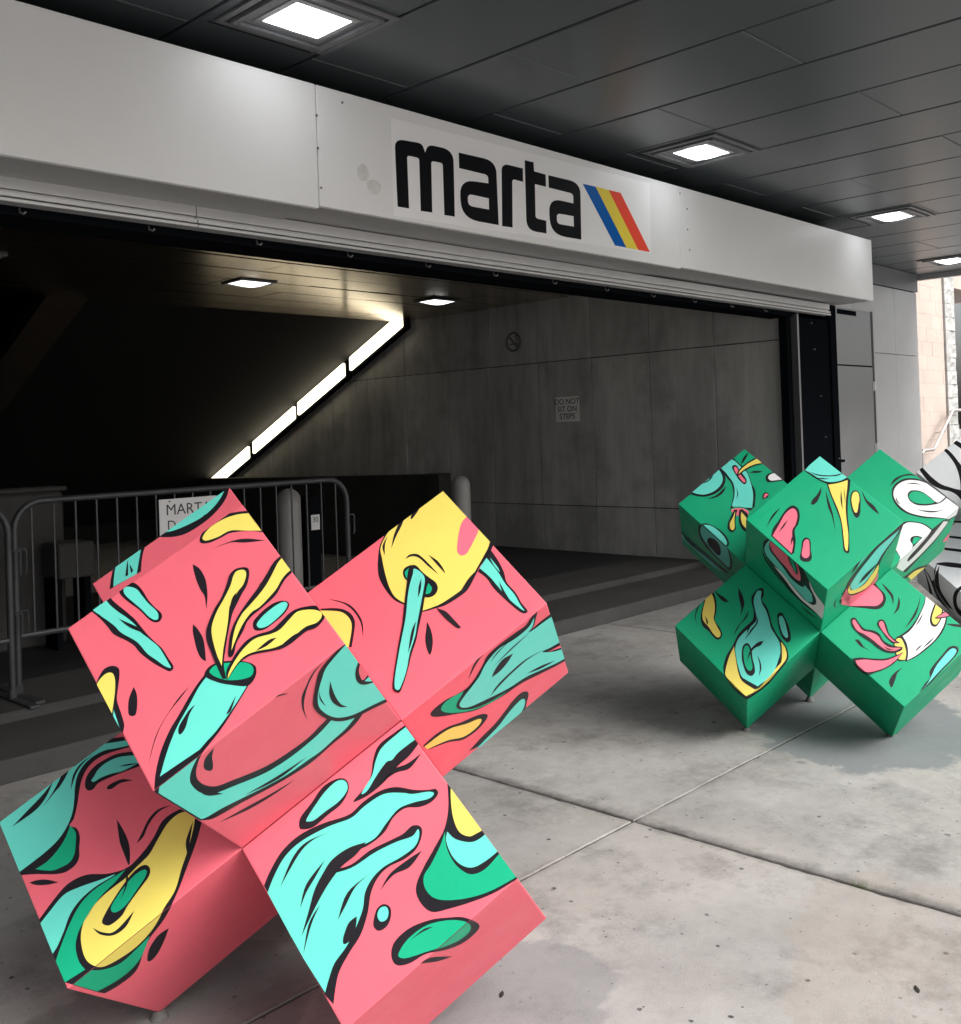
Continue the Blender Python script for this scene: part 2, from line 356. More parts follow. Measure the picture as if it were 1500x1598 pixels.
LET = {
 'letter_m': ([(127, 476), (112, 145, 45), (245, 168, 22), (261, 214), (275, 174, 26), (398, 200, 60), (405, 525), (355, 517), (347, 264, 14), (290, 253, 14), (295, 505), (240, 497), (232, 239, 14), (172, 226, 14), (182, 485)], []),
 'letter_a': ([(425, 213), (606, 254, 62), (619, 566), (440, 534, 85), (427, 343, 85), (570, 363), (568, 322, 18), (427, 288)], [[(468, 413, 24), (572, 436), (573, 491), (470, 472, 24)]]),
 'letter_r': ([(637, 571), (634, 265, 36), (737, 290), (738, 355), (685, 341, 16), (687, 578)]),
 'letter_t': ([(747, 250), (789, 260), (792, 304), (848, 320), (850, 379), (796, 366), (799, 533, 14), (851, 545), (852, 607), (756, 591, 55)]),
 'letter_a.': ([(862, 323), (1017, 360, 55), (1022, 637), (874, 612, 75), (862, 433, 75), (985, 461), (983, 413, 16), (864, 383)], [[(902, 508, 20), (985, 523), (987, 574), (904, 560, 20)]]),
}
for k, v in LET.items():
    o, hs_ = v if isinstance(v, tuple) else (v, [])
    flat(k.strip('.'), 'letter_black', fas, rounded(o), 1, FY-.0012, .0015, TZ, [rounded(h) for h in hs_])
flat('blue_stripe', 'stripe_blue', fas, [(1030, 365), (1092, 379), (1242, 676), (1187, 665)], 1, FY-.0012, .0015, TZ)
flat('yellow_stripe', 'stripe_yellow', fas, [(1092.6, 379), (1155, 395), (1300, 687), (1242.6, 676)], 1, FY-.0012, .0015, TZ)
flat('red_stripe', 'stripe_red', fas, [(1155.6, 395), (1214, 409), (1357, 698), (1300.6, 687)], 1, FY-.0012, .0015, TZ)
for blob in ([(556, 262), (568, 252), (576, 268), (575, 281), (562, 284)], [(570, 283), (586, 279), (597, 290), (590, 305), (578, 302)]):
    flat('glue_mark', 'scuff', fas, rounded([(x, y, 9) for x, y in blob], 4), 1, FY, .0006, lambda p: p)

# ================================================================ roller shutter at the head of the opening
sh = thing('roller_shutter', (4, 4.3, 2.53), 'raised roller shutter with pale ribbed bottom bar under the fascia', 'shutter')
for a, b in ((.81, 2.560), (2.564, 9.45)):
    m = MB()
    m.box(a, b, 4.27, 4.33, 2.585, 2.640); m.box(a, b, 4.282, 4.33, 2.573, 2.584); m.box(a, b, 4.262, 4.33, 2.552, 2.572); m.box(a, b, 4.285, 4.33, 2.546, 2.551); m.box(a, b, 4.258, 4.335, 2.530, 2.545)
    m.build('bottom_bar', 'aluminium', sh, bevel=.002)
bx('shutter_housing', 'black_steel', sh, .81, 9.72, 4.37, 4.62, 2.50, 3.2)
for k in range(-1, 13):
    x = 1.766+.5945*k
    if x > 9.2: continue
    m = MB(); m.tube([(x, 4.36, 2.53), (x, 4.355, 2.512), (x+.012, 4.345, 2.505), (x+.02, 4.34, 2.515)], .0045, 6); m.build('hook', 'screw', sh)
bx('guide_rail', 'black_steel', sh, 8.80, 8.87, 4.40, 4.48, .15, 2.52)
bx('guide_rail', 'brushed_steel', sh, 8.872, 8.905, 4.33, 4.395, .0, 2.52)

# ================================================================ right-hand pier: black jamb, steel access door, clad column
PYY = 4.37
jb = thing('jamb_panel', (9.3, PYY, 0), 'black steel jamb panel between concrete wall and access door', 'panel')
bx('panel', 'black_steel', jb, 8.91, 9.745, PYY, PYY+.05, 0, 2.66, bevel=.003)
bx('edge_angle', 'black_steel', jb, 9.62, 9.75, PYY-.025, PYY-.002, 0, 2.655, bevel=.003)
b_ = MB()
for x, z in ((9.2, 2.45), (9.35, 1.75), (9.42, 1.35), (9.70, 1.13), (9.25, 2.2)): b_.tube([(x, PYY-.001, z), (x, PYY-.03, z)], .007, 8)
b_.build('bolt_head', 'screw', jb)
dr = thing('access_door', (10.2, PYY, 0), 'dented brushed steel access door with hinges beside black jamb', 'door')
dl = MB(); nx, nz = 14, 34; rd = random.Random(5); vs_ = []
def dent(x, z): return .010*math.exp(-((x-.45)**2/.04+(z-1.25)**2/.10))-.008*math.exp(-((x-.62)**2/.05+(z-.98)**2/.03))+.006*math.exp(-((x-.2)**2/.02+(z-1.0)**2/.06))
for i in range(nx+1):
    for j in range(nz+1):
        x, z = i/nx*.915, .03+j/nz*2.03; e = min(i, nx-i, j, nz-j); vs_.append((9.757+x, PYY+.004+(dent(x, z) if e > 0 else 0), z))
dl.add(vs_, [(i*(nz+1)+j, (i+1)*(nz+1)+j, (i+1)*(nz+1)+j+1, i*(nz+1)+j+1) for i in range(nx) for j in range(nz)])
dl.build('door_leaf', 'brushed_steel', dr, smooth=True)
bx('door_core', 'black_steel', dr, 9.752, 10.72, PYY+.025, PYY+.06, 0, 2.66)
bx('overpanel', 'brushed_steel', dr, 9.757, 10.66, PYY+.003, PYY+.02, 2.075, 2.655, bevel=.002)
bx('vent_slot', 'black_steel', dr, 9.84, 10.30, PYY+.001, PYY+.0025, 2.585, 2.635)
for z in (1.86, 1.20, .35):
    m = MB(); m.tube([(10.695, PYY-.004, z-.05), (10.695, PYY-.004, z+.05)], .012, 8); m.box(10.66, 10.694, PYY-.001, PYY+.0025, z-.05, z+.05); m.build('hinge', 'aluminium', dr, smooth=True)
m = MB()
for dx in (-.02, .02): m.tube([(9.82+dx, PYY+.004, 1.10), (9.82+dx, PYY-.02, 1.10)], .014, 10)
m.build('lock', 'black_steel', dr, smooth=True)
bx('frame', 'cladding', dr, 10.705, 10.74, PYY-.004, 4.93, 0, 2.66)
cl = thing('clad_column', (12.3, 4.9, 0), 'pale grey metal clad column at the end of the entrance', 'column')
for i, (a, b) in enumerate(((10.75, 11.45), (11.453, 12.69), (12.693, 13.44))):
    for c, d in ((0, .62), (.624, 2.305), (2.311, 3.13)):
        bx('cladding_panel', 'cladding', cl, a, b, 4.90, 4.94, c, d, bevel=.002)
bx('core', 'black_steel', cl, 10.75, 13.43, 4.945, 5.6, 0, CZ+.03)
bx('side_panel', 'cladding', cl, 13.43, 13.445, 4.945, 5.6, 0, 3.13)
bx('head_trim', 'trim_metal', cl, 10.75, 13.45, 4.88, 4.944, 3.14, CZ-.002, bevel=.002)

# ================================================================ inside the entrance
cw = thing('concrete_wall', (8.9, 8, .15), 'stained concrete panel wall inside the entrance with two notices', 'wall')
yy = [4.49]+[5.238+.7665*k for k in range(0, 15)]
for i in range(len(yy)-1):
    for a, b in ((-.05, .655), (.655, 2.295), (2.295, 3.3)):
        a2, b2 = a+.004, b-.004
        bx('concrete_panel', 'wall_concrete', cw, 8.90+random.uniform(-.003, .003), 9.0, yy[i]+.004, yy[i+1]-.004, a2, b2, bevel=.004)
bx('backing', 'wall_joint', cw, 8.915, 9.2, 4.49, 16.2, -3, 3.36)
ic = thing('lobby_ceiling', (4, 7, 3.0), 'glossy panelled lobby ceiling catching warm light', 'ceiling')
for j in range(11):
    y0 = 4.66+.474*j
    st = -4.0-(.9 if j % 2 else 0)
    for k in range(7):
        a = st+2.0*k; b = min(a+2.0, 8.88)
        if b <= max(a, 1.41)+.05: continue
        bx('ceiling_panel', 'inner_ceiling', ic, max(a, 1.41)+.003, b-.003, y0+.010, y0+.464, 3.0+random.uniform(0, .005), 3.03, bevel=.003)
bx('void', 'ceiling_void', ic, -4.0, 8.9, 4.65, 9.9, 3.04, 3.3)
base = None
for lab, x in (('lit ceiling lamp in the lobby above the barrier', 5.37), ('lit ceiling lamp in the lobby beside the concrete wall', 7.81), ('lit ceiling lamp in the darkest part of the lobby', 2.90)):
    o = ceiling_lamp(lab, 'lobby ceiling lamps', 'inner_lamp_glass', .32, .24, False) if base is None else copy_tree(base)
    base = base or o; o['label'] = lab; o.location = (x, 8.06, 2.998)
# sloping soffit over the way down, its beam, and the row of fluorescent fittings along the wall
SL = -.4625
def zs(y): return 3.02+(y-9.89)*SL
def slope_box(name, m, parent, x0, x1, ya, yb, dz0, dz1, bevel=0):
    mb = MB(); mb.add([(x, y, zs(y)+d) for x in (x0, x1) for y in (ya, yb) for d in (dz0, dz1)], [(0, 1, 3, 2), (4, 6, 7, 5), (0, 4, 5, 1), (2, 3, 7, 6), (0, 2, 6, 4), (1, 5, 7, 3)])
    return mb.build(name, m, parent, bevel)
sf = thing('sloping_soffit', (6.5, 10, 3), 'black sloping soffit above the stairs going down', 'soffit')
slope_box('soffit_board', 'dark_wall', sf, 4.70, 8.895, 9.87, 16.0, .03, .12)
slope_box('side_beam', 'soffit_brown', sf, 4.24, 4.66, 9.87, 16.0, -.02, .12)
for i, lab in enumerate(('topmost fluorescent fitting of the row sloping down the stair wall', 'second fluorescent fitting from the top of the sloping row', 'third fluorescent fitting from the top of the sloping row', 'lowest fluorescent fitting of the row sloping down the stair wall')):
    y0 = (9.70, 10.92, 12.10, 13.32)[i]; t = thing('fluorescent_light', (8.8, y0, zs(y0)), lab, 'light', 'fluorescent fittings down the stair wall')
    slope_box('housing', 'black_steel', t, 8.79, 8.89, y0-.02, y0+1.16, -.21, .02)
    slope_box('diffuser', 'tube_glass', t, 8.735, 8.789, y0, y0+1.085, -.185, 0, .012)
pw = thing('stair_parapet', (8.7, 12, .15), 'low dark parapet along the stair wall behind the bollards', 'wall')
mb = MB(); mb.add([(x, y, z) for x in (8.55, 8.70) for y, zt in ((9.1, 1.02), (15.5, .92)) for z in (-2.5, zt)], [(0, 1, 3, 2), (4, 6, 7, 5), (0, 4, 5, 1), (2, 3, 7, 6), (0, 2, 6, 4), (1, 5, 7, 3)])
mb.build('wall_face', 'low_concrete', pw, .006)
bx('end_pier', 'low_concrete', pw, 8.52, 8.73, 8.86, 9.09, .14, 1.03, bevel=.008)
lw = thing('low_wall', (2.2, 7.1, .15), 'low pale concrete wall behind the crowd barrier', 'wall')
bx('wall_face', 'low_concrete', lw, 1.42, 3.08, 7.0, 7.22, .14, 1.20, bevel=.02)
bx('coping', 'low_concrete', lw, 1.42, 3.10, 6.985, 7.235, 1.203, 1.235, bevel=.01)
cb = thing('utility_box', (3.1, 6.8, .146), 'low grey utility box beside the low concrete wall', 'box')
bx('cabinet', 'step_concrete', cb, 2.90, 3.15, 6.70, 6.95, .62, .86, bevel=.01)
bx('leg', 'black_steel', cb, 2.89, 2.93, 6.73, 6.92, .147, .62); bx('leg', 'black_steel', cb, 3.09, 3.13, 6.73, 6.92, .147, .62)
# far enclosure of the lobby
en = thing('lobby_shell', (2, 16, 0), 'black unlit walls at the back of the lobby', 'wall')
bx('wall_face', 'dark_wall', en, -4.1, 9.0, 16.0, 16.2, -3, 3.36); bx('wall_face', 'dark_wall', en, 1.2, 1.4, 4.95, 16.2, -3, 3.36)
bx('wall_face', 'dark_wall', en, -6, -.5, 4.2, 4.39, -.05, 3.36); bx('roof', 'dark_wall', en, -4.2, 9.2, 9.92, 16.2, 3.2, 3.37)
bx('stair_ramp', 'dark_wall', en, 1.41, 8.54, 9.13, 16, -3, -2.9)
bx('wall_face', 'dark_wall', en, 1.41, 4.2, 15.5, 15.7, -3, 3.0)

lp = thing('added_shade_pier', (.2, 4.0, 0), 'pale grey clad pier at the other end of the fascia', 'column')  # out-of-view pier, added to keep light off the left of the entrance
for a_2, b_2 in ((0, .62), (.624, 2.305), (2.311, 3.36)): bx('cladding_panel', 'cladding', lp, -.5, .80, 3.96, 4.94, a_2, b_2, bevel=.002)
# notices on the concrete wall
def wall_mw(y, z): return Matrix(((0, 0, -1, 8.893), (-1, 0, 0, y), (0, 1, 0, z), (0, 0, 0, 1)))
ns = thing('notice_sign', (8.894, 7.12, 1.74), 'small pale notice reading DO NOT SIT ON STEPS', 'sign')
bx('plate', 'sign_pale', ns, 8.891, 8.896, 6.955, 7.295, 1.60, 1.885, bevel=.001)
for i, s_ in enumerate(('DO NOT', 'SIT ON', 'STEPS')):
    text_part('lettering', s_, .088, 'sign_ink', ns, Matrix.Translation((-.0035, 0, 0)) @ wall_mw(7.125, 1.825-.083*i))
nk = thing('no_smoking_sign', (8.89, 7.9, 2.57), 'round no smoking sign on the concrete wall', 'sign')
m = MB(); m.tube([(8.8965, 7.9, 2.57), (8.8925, 7.9, 2.57)], .115, 32); m.build('plate', 'wall_concrete', nk)
m = MB(); m.tube([(8.890, 7.9+.105*math.cos(a), 2.57+.105*math.sin(a)) for a in [2*math.pi*i/32 for i in range(32)]], .014, 6, closed=True); m.build('ring', 'sign_blue', nk)
m = MB(); m.tube([(8.890, 7.9+.075, 2.57+.075), (8.890, 7.9-.075, 2.57-.075)], .012, 6); m.build('slash', 'sign_blue', nk)
m = MB(); m.box(8.8885, 8.892, 7.83, 7.96, 2.535, 2.555); m.tube([(8.889, 7.85, 2.57), (8.889, 7.84, 2.60), (8.889, 7.86, 2.62), (8.889, 7.85, 2.65)], .008, 6); m.build('cigarette', 'sign_blue', nk)

# ================================================================ crowd barriers, bollards
def barrier(label):
    t = thing('crowd_barrier', (0, 0, 0), label, 'barrier', 'crowd barriers across the entrance'); L = 2.33; H0, H1, rc = .0, 1.06, .16
    f = MB(); pts = [(0, 0, .02)]+[(0, 0, H1-rc)]+[(rc-rc*math.cos(a), 0, H1-rc+rc*math.sin(a)) for a in [math.pi/2*i/7 for i in range(1, 8)]]
    pts += [(L-x, y, z) for x, y, z in pts[::-1]]
    f.tube(pts, .019, 10); f.build('frame', 'galvanised', t, smooth=True)
    m = MB(); m.tube([(.015, 0, .32), (L-.015, 0, .32)], .016, 8); m.build('bottom_rail', 'galvanised', t, smooth=True)
    for k in range(18):
        x = .098+.1215*k*1.032; 
        if x > L-.05: continue
        m = MB(); m.tube([(x, 0, .32), (x, 0, H1-.005)], .0065, 6); m.build('bar', 'galvanised', t, smooth=True)
    for x in (.0, L):
        m = MB(); m.box(x-.025, x+.025, -.28, .28, 0, .012); m.tube([(x, 0, .01), (x, 0, .06)], .024, 8); m.build('foot', 'galvanised', t)
    for x, s_ in ((0, 1), (L, 1)):
        for z0, z1 in ((.66, .80), (.34, .46)):
            m = MB(); m.tube([(x+.019*s_, 0, z1), (x+.055*s_, 0, z1), (x+.062*s_, 0, z1-.01), (x+.062*s_, 0, z0+.01), (x+.05*s_, 0, z0)], .006, 6); m.build('hook', 'galvanised', t, smooth=True)
    return t
b1 = barrier('galvanised crowd barrier with a white notice, in front of the bollards'); b1.location = (2.225, 5.70, .151)
b2 = copy_tree(b1); b2['label'] = 'galvanised crowd barrier in front of the low concrete wall'; b2.location = (-.165, 5.60, .151); b2.rotation_euler.z = .012
bs = thing('barrier_notice', (3.25, 5.675, 1.0), 'white notice tied to the crowd barrier', 'sign')
bx('plate', 'sign_white', bs, 3.08, 3.48, 5.672, 5.676, .88, 1.165, bevel=.001)
text_part('lettering', 'MARTA', .095, 'sign_ink', bs, Matrix(((1, 0, 0, 3.28), (0, 0, -1, 5.6715), (0, 1, 0, 1.095), (0, 0, 0, 1))))
text_part('lettering', 'D', .085, 'sign_ink', bs, Matrix(((1, 0, 0, 3.16), (0, 0, -1, 5.6715), (0, 1, 0, 1.0), (0, 0, 0, 1))))
m = MB(); m.tube([(3.15, 5.671, 1.15), (3.15, 5.69, 1.15)], .006, 6); m.build('tie', 'sign_ink', bs)
def bollard(label, x, y, h=1.0, r=.088):
    t = thing('bollard', (x, y, .146), label, 'bollard', 'round steel bollards in the entrance'); n = 24; prof = [(r, 0), (r, h-r*.95)]+[(r*math.cos(a), h-r*.95+r*.95*math.sin(a)) for a in [math.pi/2*i/6 for i in range(1, 6)]]
    mb = MB(); vs_ = [(x+rr*math.cos(2*math.pi*j/n), y+rr*math.sin(2*math.pi*j/n), .146+z) for rr, z in prof for j in range(n)]+[(x, y, .146+h)]
    fs = [(i*n+j, i*n+(j+1) % n, (i+1)*n+(j+1) % n, (i+1)*n+j) for i in range(len(prof)-1) for j in range(n)]+[((len(prof)-1)*n+j, (len(prof)-1)*n+(j+1) % n, len(vs_)-1) for j in range(n)]
    mb.add(vs_, fs); mb.build('post', 'bollard_paint', t, smooth=True)
    m = MB(); m.tube([(x, y, .146), (x, y, .156)], r+.03, 24); m.build('base_ring', 'black_steel', t); return t
c = hit(451, 800, 1, 6.15); bollard('round grey bollard behind the crowd barrier', c.x, 6.15, 1.0)
c = hit(720, 800, 1, 6.45); bollard('round grey bollard beyond the end of the crowd barrier', c.x, 6.45, .98)
eb = thing('ticket_validator', (4.89, 6.5, .146), 'slim black post box with a white number label beside bollard', 'box')
bx('case', 'black_steel', eb, 4.80, 4.94, 6.52, 6.70, .147, 1.05, bevel=.01)
bx('label_plate', 'sign_white', eb, 4.842, 4.925, 6.514, 6.519, .78, .90)
text_part('lettering', '30', .06, 'sign_ink', eb, Matrix(((1, 0, 0, 4.883), (0, 0, -1, 6.513), (0, 1, 0, .86), (0, 0, 0, 1))))

# ================================================================ neighbouring stone building beyond the canopy
nb = thing('stone_building', (15, 5.2, 0), 'pink block building with rough white quoins beyond the canopy', 'building')
rb = random.Random(11)
for r in range(27):
    z0 = .012+.197*r; off = .0 if r % 2 else .2
    x = 13.0-off
    while x < 15.27:
        x2 = min(x+.4, 15.275); xa = max(x, 13.0)
        if x2-xa > .03: bx('block', 'pink_block', nb, xa+.0015, x2-.0015, 5.2+rb.uniform(0, .003), 5.38, z0+.0015, z0+.1955)
        x += .4
    qa = 15.28; qb = 15.66+rb.uniform(-.02, .03)
    mb = MB(); n = 5; vs_ = [(qa+(qb-qa)*i/n, 5.17+rb.uniform(-.025, .02)*(0 < i < n), z0+.002+.193*j/3) for i in range(n+1) for j in range(4)]
    k = len(vs_); vs_ += [(qa, 5.5, z0+.002), (qa, 5.5, z0+.195), (qb, 5.5, z0+.002), (qb, 5.5, z0+.195)]
    fs = [(i*4+j, (i+1)*4+j, (i+1)*4+j+1, i*4+j+1) for i in range(n) for j in range(3)]+[(0, 1, 2, 3, k+1, k), (n*4+3, n*4+2, n*4+1, n*4, k+2, k+3)]
    mb.add(vs_, fs); mb.build('quoin_block', 'white_block', nb)
    if r < 17:
        for a in (15.70, 16.10, 16.50, 16.90): bx('block', 'grey_block', nb, a+(off*.5)+.003, a+.397+off*.5, 6.2+rb.uniform(0, .008), 6.4, z0+.003, z0+.194)
bx('mortar_core', 'mortar', nb, 12.99, 15.27, 5.2035, 5.37, 0, 5.3)
bx('wall_core', 'mortar', nb, 15.3, 18.0, 6.21, 6.5, 0, 5.3)
bx('lintel', 'pink_block', nb, 15.70, 18.0, 5.21, 6.19, 3.43, 5.3)
hr = thing('stair_handrail', (14.5, 5.05, 0), 'metal stair handrail in front of the pink block wall', 'handrail')
m = MB(); m.tube([(13.87, 5.05, .62), (13.87, 5.05, 1.04), (13.90, 5.05, 1.066), (14.27, 5.05, 1.066), (14.32, 5.05, 1.09), (15.05, 5.05, 1.575), (15.10, 5.05, 1.60), (16.1, 5.05, 1.60)], .021, 10); m.build('rail', 'rail_metal', hr, smooth=True)
for x, z in ((14.75, 1.375), (15.22, 1.6)):
    m = MB(); m.tube([(x, 5.05, z-.01), (x, 5.05, z-.07), (x, 5.19, z-.09)], .009, 6); m.build('bracket', 'rail_metal', hr, smooth=True)
m = MB(); m.tube([(13.87, 5.05, 0), (13.87, 5.05, .62)], .021, 10); m.build('post', 'rail_metal', hr, smooth=True)
st_ = thing('stairs', (15, 4.6, 0), 'concrete outdoor stairs below the handrail', 'stairs')
for i in range(6): bx('tread', 'step_concrete', st_, 14.2+.27*i, 18, 3.9, 5.16, .001 if i == 0 else .16*i+.001, .16*(i+1), bevel=.006)

# ================================================================ the cross-shaped sculptures
JS = .4686                                                      # edge of one cube
class Jack:
    def __init__(s, label, loc, axes, body, group='painted cross sculptures'):
        s.c = Vector(loc); s.e = [Vector(a) for a in axes]; s.body = body
        s.t = thing('cross_sculpture', (loc[0], loc[1], 0), label, 'sculpture', group); s.arm = {}; s.paint = {}
        for ax in range(3):
            for sg in (1, -1):
                lo = [-.5]*3; hi = [.5]*3; lo[ax], hi[ax] = (.5, 1.5) if sg > 0 else (-1.5, -.5)
                m = MB(); m.box(lo[0], hi[0], lo[1], hi[1], lo[2], hi[2])
                me_o = m.build('arm_block', body, None, bevel=.007, seg=2)
                me_o.data.transform(Matrix((s.e[0]*JS, s.e[1]*JS, s.e[2]*JS)).transposed().to_4x4()); me_o.data.transform(Matrix.Translation(s.c-wloc(s.t)))
                me_o.parent = s.t; s.arm[(ax, sg)] = me_o
        low = sorted([s.W(v) for v in [Vector([ (1.5*sg if i == ax else (.5 if (k >> (i if i < ax else i-1)) & 1 else -.5)) for i in range(3)]) for ax in range(3) for sg in (1, -1) for k in range(4)]], key=lambda p: p.z)[:3]
        for p in low:
            m = MB(); m.tube([(p.x, p.y, .001), (p.x, p.y, .004), (p.x, p.y, max(p.z, .006)+.008)], [.026, .024, .014], 10)
            m.build('foot_pin', 'lime', s.t, smooth=True)
    def W(s, v): return s.c+(s.e[0]*v[0]+s.e[1]*v[1]+s.e[2]*v[2])*JS
    def add(s, arm, nrm, colour, pix, layer):
        """paint: an outline seen on one face of one block, laid on that face and cut at its edges"""
        (aa, as_), (na, ns_) = arm, nrm
        n = s.e[na]*ns_; dist = 1.5 if (aa == na) else .5; p0 = s.W((0, 0, 0))+n*dist*JS
        u, v = [i for i in range(3) if i != na]; poly = []
        for px, py in pix:
            d = ray(px, py); den = d.dot(n)
            if den > -1e-4: return
            q = EYE+d*((p0-EYE).dot(n)/den)-s.c; poly.append((q.dot(s.e[u])/JS, q.dot(s.e[v])/JS))
        k = .4997; lim = []
        for i in (u, v): lim.append((-k, k) if i != aa else ((.5015, 1.4997) if as_ > 0 else (-1.4997, -.5015)))
        for i in (0, 1):
            lo, hi = lim[i]
            for b, sg in ((lo, 1), (hi, -1)):
                out = []
                for j in range(len(poly)):
                    A, B = poly[j-1], poly[j]; ia, ib = (A[i]-b)*sg >= 0, (B[i]-b)*sg >= 0
                    if ia != ib:
                        t = (b-A[i])/(B[i]-A[i]); out.append((A[0]+(B[0]-A[0])*t, A[1]+(B[1]-A[1])*t))
                    if ib: out.append(B)
                poly = out
                if len(poly) < 3: return
        clean = [poly[0]]
        for q in poly[1:]:
            if abs(q[0]-clean[-1][0])+abs(q[1]-clean[-1][1]) > 2e-4: clean.append(q)
        if len(clean) < 3: return
        V2 = [Vector((a, b, 0)) for a, b in clean]; tris = tessellate_polygon([V2]); h = dist*JS+.0005+.0005*layer; vs_ = []
        for a, b in clean:
            w_ = [0, 0, 0]; w_[u] = a; w_[v] = b; w_[na] = 0; vs_.append(s.c+(s.e[u]*a+s.e[v]*b)*JS+n*h)
        tri = []
        for t in tris:
            A, B, C = (vs_[i] for i in t)
            cr = (B-A).cross(C-A)
            if cr.length < 1e-9: continue
            tri.append(tuple(t) if cr.dot(n) > 0 else tuple(t[::-1]))
        s.paint.setdefault((arm, nrm), []).append((colour, vs_, tri))
    def finish(s):
        for (arm, nrm), L in s.paint.items():
            cols = sorted({c for c, a, b in L}); me = bpy.data.meshes.new('painted_motif'); V = []; F = []; MI = []
            for c, a, b in L:
                k = len(V); V += [tuple(p-wloc(s.t)) for p in a]; F += [tuple(i+k for i in t) for t in b]; MI += [cols.index(c)]*len(b)
            me.from_pydata(V, [], F); me.update()
            for p, i in zip(me.polygons, MI): p.material_index = i
            link('painted_motif', me, cols, s.arm[arm])
def smooth_loop(pts, n=5):
    """closed Catmull-Rom through the points; a point with a third value is a sharp corner"""
    N = len(pts); out = []
    for i in range(N):
        p1, p2 = pts[i], pts[(i+1) % N]; p0 = pts[i-1] if len(p1) < 3 else p1; p3 = pts[(i+2) % N] if len(p2) < 3 else p2
        for k in range(n):
            t = k/n; t2, t3 = t*t, t*t*t
            out.append(tuple(.5*(2*p1[a]+(p2[a]-p0[a])*t+(2*p0[a]-5*p1[a]+4*p2[a]-p3[a])*t2+(3*p1[a]-p0[a]-3*p2[a]+p3[a])*t3) for a in (0, 1)))
    return out

PINK = Jack('pink painted cross sculpture with yellow and teal figures', (1.6433, 2.2644, .6770), ((-.00778, -.79734, -.60348), (.71917, -.42378, .55064), (-.69479, -.42972, .57672)), 'paint_pink')
GREEN = Jack('green painted cross sculpture with white rings and pink shapes', (4.7607, 2.2842, .6800), ((-.69141, .44223, -.5713), (.00042, -.79052, -.61243), (-.72246, -.42369, .54639)), 'paint_green')
_a = math.radians(-9); _R = Matrix.Rotation(_a, 3, 'Z')
ZEBRA = Jack('white cross sculpture with black wavy stripes behind the green one', (7.80, 2.20, .6800), tuple(tuple(_R @ Vector(v)) for v in ((-.69141, .44223, -.5713), (.00042, -.79052, -.61243), (-.72246, -.42369, .54639))), 'paint_grey')

# ---------------------------------------------------------------- the painted figures, read off enlarged views of the photograph
TILE = {'T1': (90, 740, 5), 'T2': (340, 840, 5), 'T3': (560, 730, 4.4118), 'T4': (600, 900, 5), 'T5': (200, 1000, 5), 'T6': (0, 1120, 4.6875),
        'Z1': (0, 700, 3), 'Z2': (450, 700, 3), 'Z3': (0, 1100, 3), 'Z4': (350, 1100, 2.727), 'Z5': (0, 740, 3.993),
        'A': (1050, 690, 6.25), 'B': (1260, 690, 6.25), 'C': (1050, 900, 6.25), 'E': (1260, 900, 6.25), 'H': (1150, 780, 7.5), 'ZT': (1400, 660, 4.99)}
COLOUR = {'k': 'paint_black', 't': 'paint_teal', 'y': 'paint_yellow', 'j': 'paint_jade', 'p': 'paint_pink', 'r': 'paint_rose', 'w': 'paint_white', 'g': 'paint_green'}
b_, a_, c_, = 0, 1, 2
PF = {'F': ((2, 1), (2, 1)), 'Fb': ((2, 1), (0, 1)), 'R1': ((1, 1), (2, 1)), 'R2': ((1, 1), (0, 1)), 'D1': ((0, 1), (2, 1)), 'D2': ((0, 1), (0, 1)),
      'L1': ((1, -1), (2, 1)), 'L2': ((1, -1), (0, 1)), 'U1': ((0, -1), (2, 1))}
GF = {'F': ((2, 1), (2, 1)), 'Fp': ((2, 1), (1, 1)), 'Fq': ((2, 1), (0, 1)), 'Q1': ((0, 1), (2, 1)), 'Q2': ((0, 1), (0, 1)), 'Q3': ((0, 1), (1, 1)),
      'P1': ((1, 1), (2, 1)), 'P2': ((1, 1), (1, 1)), 'P3': ((1, 1), (0, 1)), 'M1': ((1, -1), (2, 1)), 'M2': ((1, -1), (0, 1)), 'N1': ((0, -1), (2, 1)), 'N2': ((0, -1), (1, 1))}
def paint(j, F, rows):
    for row in rows.strip().splitlines():
        row = row.strip()
        if not row: continue
        tile, faces, col, lay, pts = row.split(None, 4); ox, oy, sc_ = TILE[tile]; P = []
        for q in pts.split():
            x, y = q.rstrip('!').split(','); P.append((ox+float(x)/sc_, oy+float(y)/sc_)+((1,) if q.endswith('!') else ()))
        L = smooth_loop(P)
        for f in (faces.split('+') if faces != '*' else list(F)): j.add(*F[f], COLOUR[col], L, int(lay))
